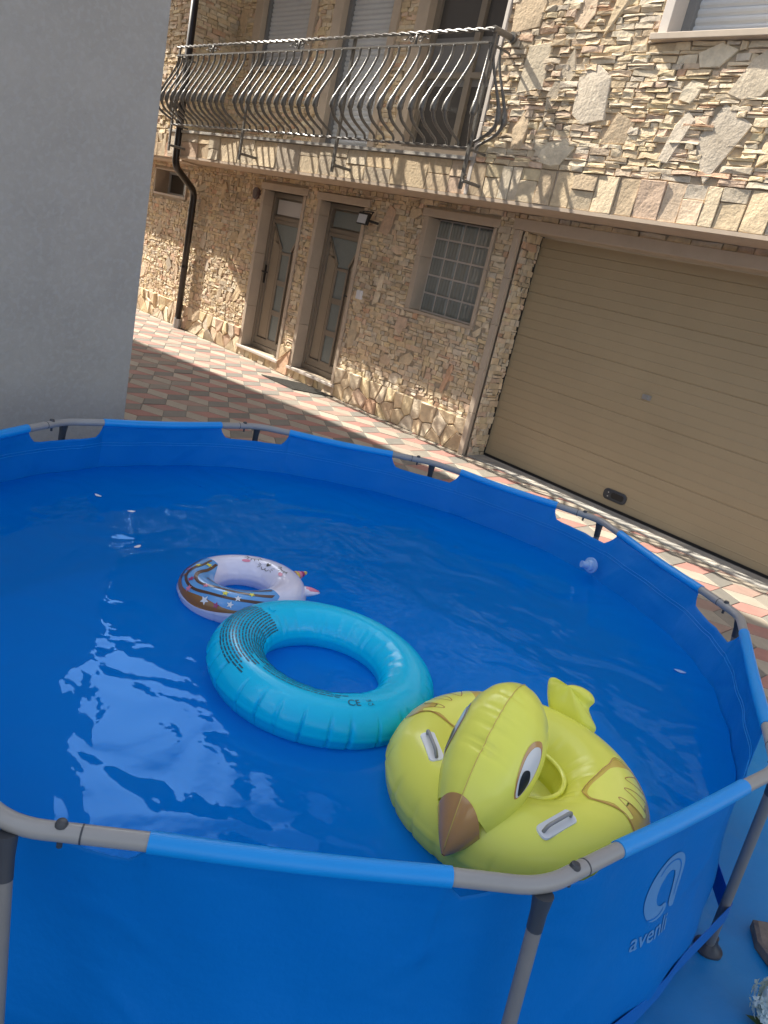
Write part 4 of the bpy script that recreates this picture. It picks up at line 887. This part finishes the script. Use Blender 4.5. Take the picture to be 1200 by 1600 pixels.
# neck blends into the ring
NK = [((.185, .03), .105, .10), ((.180, .08), .096, .088), ((.165, .13), .088, .082), ((.15, .18), .086, .082), ((.14, .23), .07, .07)]
t.tube([L3(-.026, p[0], p[1]) for p, a, b in NK], [a for p, a, b in NK], 40); head = t.build('head', M['yellow'], ck, smooth=True)
t = MB(); t.grid(lambda a, b: headp(SB - .07 * math.cos(2 * 2 * PI * a + 0) * .55 + .0 + (1 - SB + .07 * .55 * math.cos(4 * PI * a)) * b, 2 * PI * a, .0015), 96, 30, cu=True); t.build('beak', M['brown'], head, smooth=True)
t = MB(); pts = [headp(k / 60, 0, .0006) for k in range(2, 60)]; t.tube(pts, .0011, 5); t.build('seam_line', M['tan'], head, smooth=True)
for sg in (-1, 1):
    # (x: along the head towards the beak, y: round the side)
    f = lambda off: (lambda x, y, sg=sg, off=off: headp(.47 + x * 1.15 / AL, sg * (R(62) + y / .105), off))
    decal('eye_outline', smoothpoly([(-.068, .008), (-.050, -.022), (-.01, -.027), (.030, -.012), (.050, .012), (.02, .024), (-.03, .026)], 5), f(.0012), M['brown'], head)
    decal('eye_white', smoothpoly([(-.056, .008), (-.044, -.014), (-.01, -.021), (.030, -.008), (.046, .012), (.02, .022), (-.03, .023)], 5), f(.0020), M['eye_white'], head)
    decal('pupil', smoothpoly([(-.006, .004), (.004, -.010), (.024, -.006), (.042, .012), (.026, .019), (.006, .018)], 5), f(.0028), M['black'], head)
    # wings printed on the tube sides
    uw = uF + R(103 if sg > 0 else -92)
    wf = lambda off, uw=uw, sg=sg: (lambda x, y: T3_.p(uw + sg * x * 1.35 / .24, R(84) + y * 1.35 / .110, off))
    decal('wing_tan', smoothpoly([(-.075, .030), (-.05, -.02), (-.055, -.065), (-.01, -.078), (.05, -.075), (.085, -.045), (.10, -.01), (.075, .012), (.05, .03), (0, .05), (-.05, .052)], 5), wf(.0012), M['tan'], ck)  # tan printed fill that shows between the feathers
    decal('wing_print', smoothpoly([(-.070, .030), (-.048, -.002), (-.050, -.030), (-.036, -.036), (-.026, -.004), (-.018, -.012), (-.014, -.052), (.002, -.056), (.010, -.010), (.020, -.018), (.026, -.056), (.042, -.054), (.042, -.014), (.052, -.016), (.068, -.038), (.080, -.030), (.070, .004), (.05, .022), (0, .044), (-.045, .046)], 4), wf(.0020), M['yellow_lt'], ck)
    ow = MB(); fq = wf(.0024); strip(ow, curve([(-.078, .032), (-.048, -.02), (-.055, -.07), (-.01, -.08), (.05, -.078), (.088, -.046), (.103, -.01), (.075, .014), (.05, .032), (0, .052), (-.05, .054), (-.078, .032)]), .0022, fq)
    for c_ in ([(-.036, -.036), (-.026, -.004), (-.018, -.012), (-.014, -.052)], [(.002, -.056), (.010, -.010), (.020, -.018), (.026, -.056)], [(.042, -.054), (.042, -.014), (.052, -.016), (.068, -.038)]): strip(ow, curve(c_), .002, fq)
    ow.build('wing_outline', M['brown'], ck, fix=False)
    # grab handle
    uh = uF + sg * R(42); c0 = T3_.p(uh, R(75)); nrm = (c0 - T3_.p(uh, R(75), -.03)).normalized(); tan_ = Vector((-math.sin(uh), math.cos(uh), 0)); bi = nrm.cross(tan_)
    if sg == 1: tan_ = (tan_ * .8 + bi * .5).normalized(); bi = nrm.cross(tan_)
    hb = MB(); pl = rrect(0, 0, .105, .036, .012); n_ = len(pl); hb.add([c0 + tan_ * x + bi * y + nrm * (.0015 - 2.2 * x * x - 1.5 * y * y) for x, y in pl] + [c0 + tan_ * x * .97 + bi * y * .93 + nrm * (.006 - 2.2 * x * x - 1.5 * y * y) for x, y in pl], [(i, (i + 1) % n_, n_ + (i + 1) % n_, n_ + i) for i in range(n_)] + [tuple(range(n_, 2 * n_))]); hd = hb.build('grab_handle', M['white'], ck, smooth='auto')
    hb = MB(); hb.tube(bez([c0 - tan_ * .042 + nrm * .0, c0 - tan_ * .036 + nrm * .018, c0 + tan_ * .036 + nrm * .018, c0 + tan_ * .042 + nrm * .0], 5, .012), .0042, 10); hb.build('handle_bar', M['steel'], hd, smooth=True)
# tail: fan of three inflated lobes
TO = smoothpoly([((x - 790) / 2150, -(y - 225) / 1800) for x, y in [(672, 140), (680, 112), (712, 108), (742, 120), (772, 98), (808, 88), (850, 96), (874, 125), (866, 165), (890, 198), (922, 232), (918, 268), (880, 290), (810, 290), (740, 270), (700, 215)]], 5)
tb = L3(-.030, -.300, .085); tup = (Vector((0, 0, .86)) - FD * .5).normalized(); tn = LD.cross(tup)
def tailp(sg):
    def f_(a, b):
        k = int(round(a * len(TO))) % len(TO); x, y = TO[k]; h = .034 * math.sqrt(max(0, 1 - b ** 2.4)) * (1 - .25 * math.cos(a * 22) * b); return tb + LD * (x * 1.45 + .012) * b + tup * ((y - .06) * b + .06) + tn * h * sg
    return f_
t = MB(); t.grid(tailp(1), len(TO), 12, cu=True); t.grid(tailp(-1), len(TO), 12, cu=True); t.build('tail', M['yellow'], ck, smooth=True)

# ------------------------------------------------------------------ pool maker's mark on the outside, near corner
LA, LZ = R(-3.4), .548
lf = lambda x, y: lin_out(LA + x / 1.45, LZ + y)
ring = []
def arch(t0, t1, ro, ri, n=30):
    o_ = []; 
    for k in range(n + 1): a = t0 + (t1 - t0) * k / n; o_.append((ro(k / n) * math.cos(a), ro(k / n) * math.sin(a)))
    for k in range(n, -1, -1): a = t0 + (t1 - t0) * k / n; o_.append((ri(k / n) * math.cos(a), ri(k / n) * math.sin(a)))
    return o_
# ring open at the lower right, with a straight stem on the right and a slit
def lp(pts): 
    out = []
    for px, py in pts:
        dx, dy = px - 580, py - 720; det = .89 * -.95 - .3 * -.45; X = (dx * -.95 - dy * .3) / det; Y = (.89 * dy + .45 * dx) / det; out.append((X / 1650, Y * .70 / 1430))
    return out
HO = [(470, 868), (456, 830), (458, 780), (475, 720), (505, 655), (545, 598), (595, 552), (645, 528), (680, 523), (704, 538), (710, 575), (702, 625), (685, 690), (668, 745), (655, 790), (643, 808), (625, 812), (613, 800), (616, 770), (632, 715), (644, 660), (645, 625), (632, 612), (605, 618), (575, 645), (545, 690), (526, 740), (524, 775), (534, 793), (555, 795), (578, 783), (592, 788), (590, 810), (565, 840), (520, 868), (490, 876)]
decal('emblem', smoothpoly(lp(HO), 3), lf, M['logo'], pool, .012)
sl_ = MB(); strip(sl_, curve(lp([(540, 640), (580, 590), (630, 562), (668, 560), (684, 585), (680, 630), (664, 690), (650, 750)]), 5), .0035, lambda x, y: lin_out(LA + x / 1.45, LZ + y, .0022)); strip(sl_, curve(lp([(470, 872), (510, 858), (545, 835), (572, 805)]), 5), .004, lambda x, y: lin_out(LA + x / 1.45, LZ + y, .0022)); sl_.build('logo', M['liner'], pool, fix=False)
textdecal('lettering', 'avenli', lambda x, y: lin_out(LA + (x - .014) / 1.45, LZ - .108 + y), .066, M['logo'], pool, .0006, .012)

# ------------------------------------------------------------------ bits on the cloth and in the water
t = MB(); poly = [(-.345, 2.405), (-.30, 2.33), (-.16, 2.25), (-.02, 2.36), (-.10, 2.52), (-.26, 2.50)]; n = len(poly)
t.add([(x, y, .012) for x, y in poly] + [(x, y, .040) for x, y in poly] + [(-.16 + (x + .16) * .93, 2.4 + (y - 2.4) * .92, .047 + rng.uniform(-.003, .003)) for x, y in poly], [(i, (i + 1) % n, n + (i + 1) % n, n + i) for i in range(n)] + [(n + i, n + (i + 1) % n, 2 * n + (i + 1) % n, 2 * n + i) for i in range(n)] + [tuple(range(2 * n, 3 * n))])
tag(t.build('stone_slab', M['stone_brown'], None), 'rough brown piece of stone lying on the blue ground cloth', 'stone')
fb = empty('flower_head', (-.155, 2.10, .02), 'pale greenish white ball of small blossoms at the right edge beside the pool', 'flower')
t = MB(); fc = Vector((-.140, 2.085, .10)); fr = .085
for _ in range(260):
    d_ = Vector(rng.normal(0, 1, 3)).normalized(); p = fc + d_ * fr * rng.uniform(.78, 1.08); a0 = rng.uniform(0, 6.28); u = d_.orthogonal().normalized(); v = d_.cross(u)
    for k in range(4):
        a = a0 + k * PI / 2; e = (u * math.cos(a) + v * math.sin(a)); s2 = (u * -math.sin(a) + v * math.cos(a)); r_ = rng.uniform(.011, .018)
        t.add([p, p + e * r_ * .6 + s2 * r_ * .45 + d_ * .003, p + e * r_ * 1.1 + d_ * rng.uniform(-.001, .006), p + e * r_ * .6 - s2 * r_ * .45 + d_ * .003], [(0, 1, 2, 3)])
t.grid(lambda a, b: fc + Vector((math.sin(PI * b) * math.cos(2 * PI * a), math.sin(PI * b) * math.sin(2 * PI * a), math.cos(PI * b))) * fr * .80, 20, 12, cu=True); t.build('blossom', M['petal'], fb, fix=False)
t = MB(); t.tube([(-.14, 2.085, .012), (-.142, 2.084, .10)], .006, 6)
for k in range(7):
    a = k * .9; e = Vector((math.cos(a), math.sin(a), 0)); s2 = Vector((-e.y, e.x, 0)); p = Vector((-.14, 2.085, .022)); t.add([p, p + e * .04 + s2 * .02, p + e * .085 + Vector((0, 0, .004)), p + e * .04 - s2 * .02], [(0, 1, 2, 3)])
t.build('stem', M['leaf'], fb, fix=False)
def petal(name, x, y, s, rot, label, m='clear_plastic'):
    t = MB(); c_, q = math.cos(rot), math.sin(rot); pts = [(-1, 0), (-.5, .42), (.3, .5), (1, .12), (.6, -.3), (-.3, -.4)]; sp = smoothpoly(pts, 5); n = len(sp)
    t.add([(x, y, ZW + .004 + s * .18)] + [(x + (a * c_ - b * q) * s, y + (a * q + b * c_) * s, ZW + .002 + s * .12 * abs(a)) for a, b in sp], [(0, 1 + i, 1 + (i + 1) % n) for i in range(n)])
    o = t.build(name, M[m], None, smooth=True); tag(o, label, 'debris', 'petals floating on the water' if name == 'floating_petal' else None)
petal('floating_scrap', -.911, 2.649, .022, .6, 'translucent curled scrap floating in the pool near its right wall')
petal('floating_petal', -2.869, 1.300, .018, .3, 'tiny white petal floating alone near the far left pool wall', 'white')
petal('floating_petal', -2.683, 1.36, .016, 1.3, 'tiny white petal floating behind the white printed ring, nearest the ripples', 'white')
petal('floating_petal', -2.361, 1.237, .017, 2.0, 'tiny white petal floating left of the white printed ring', 'white')
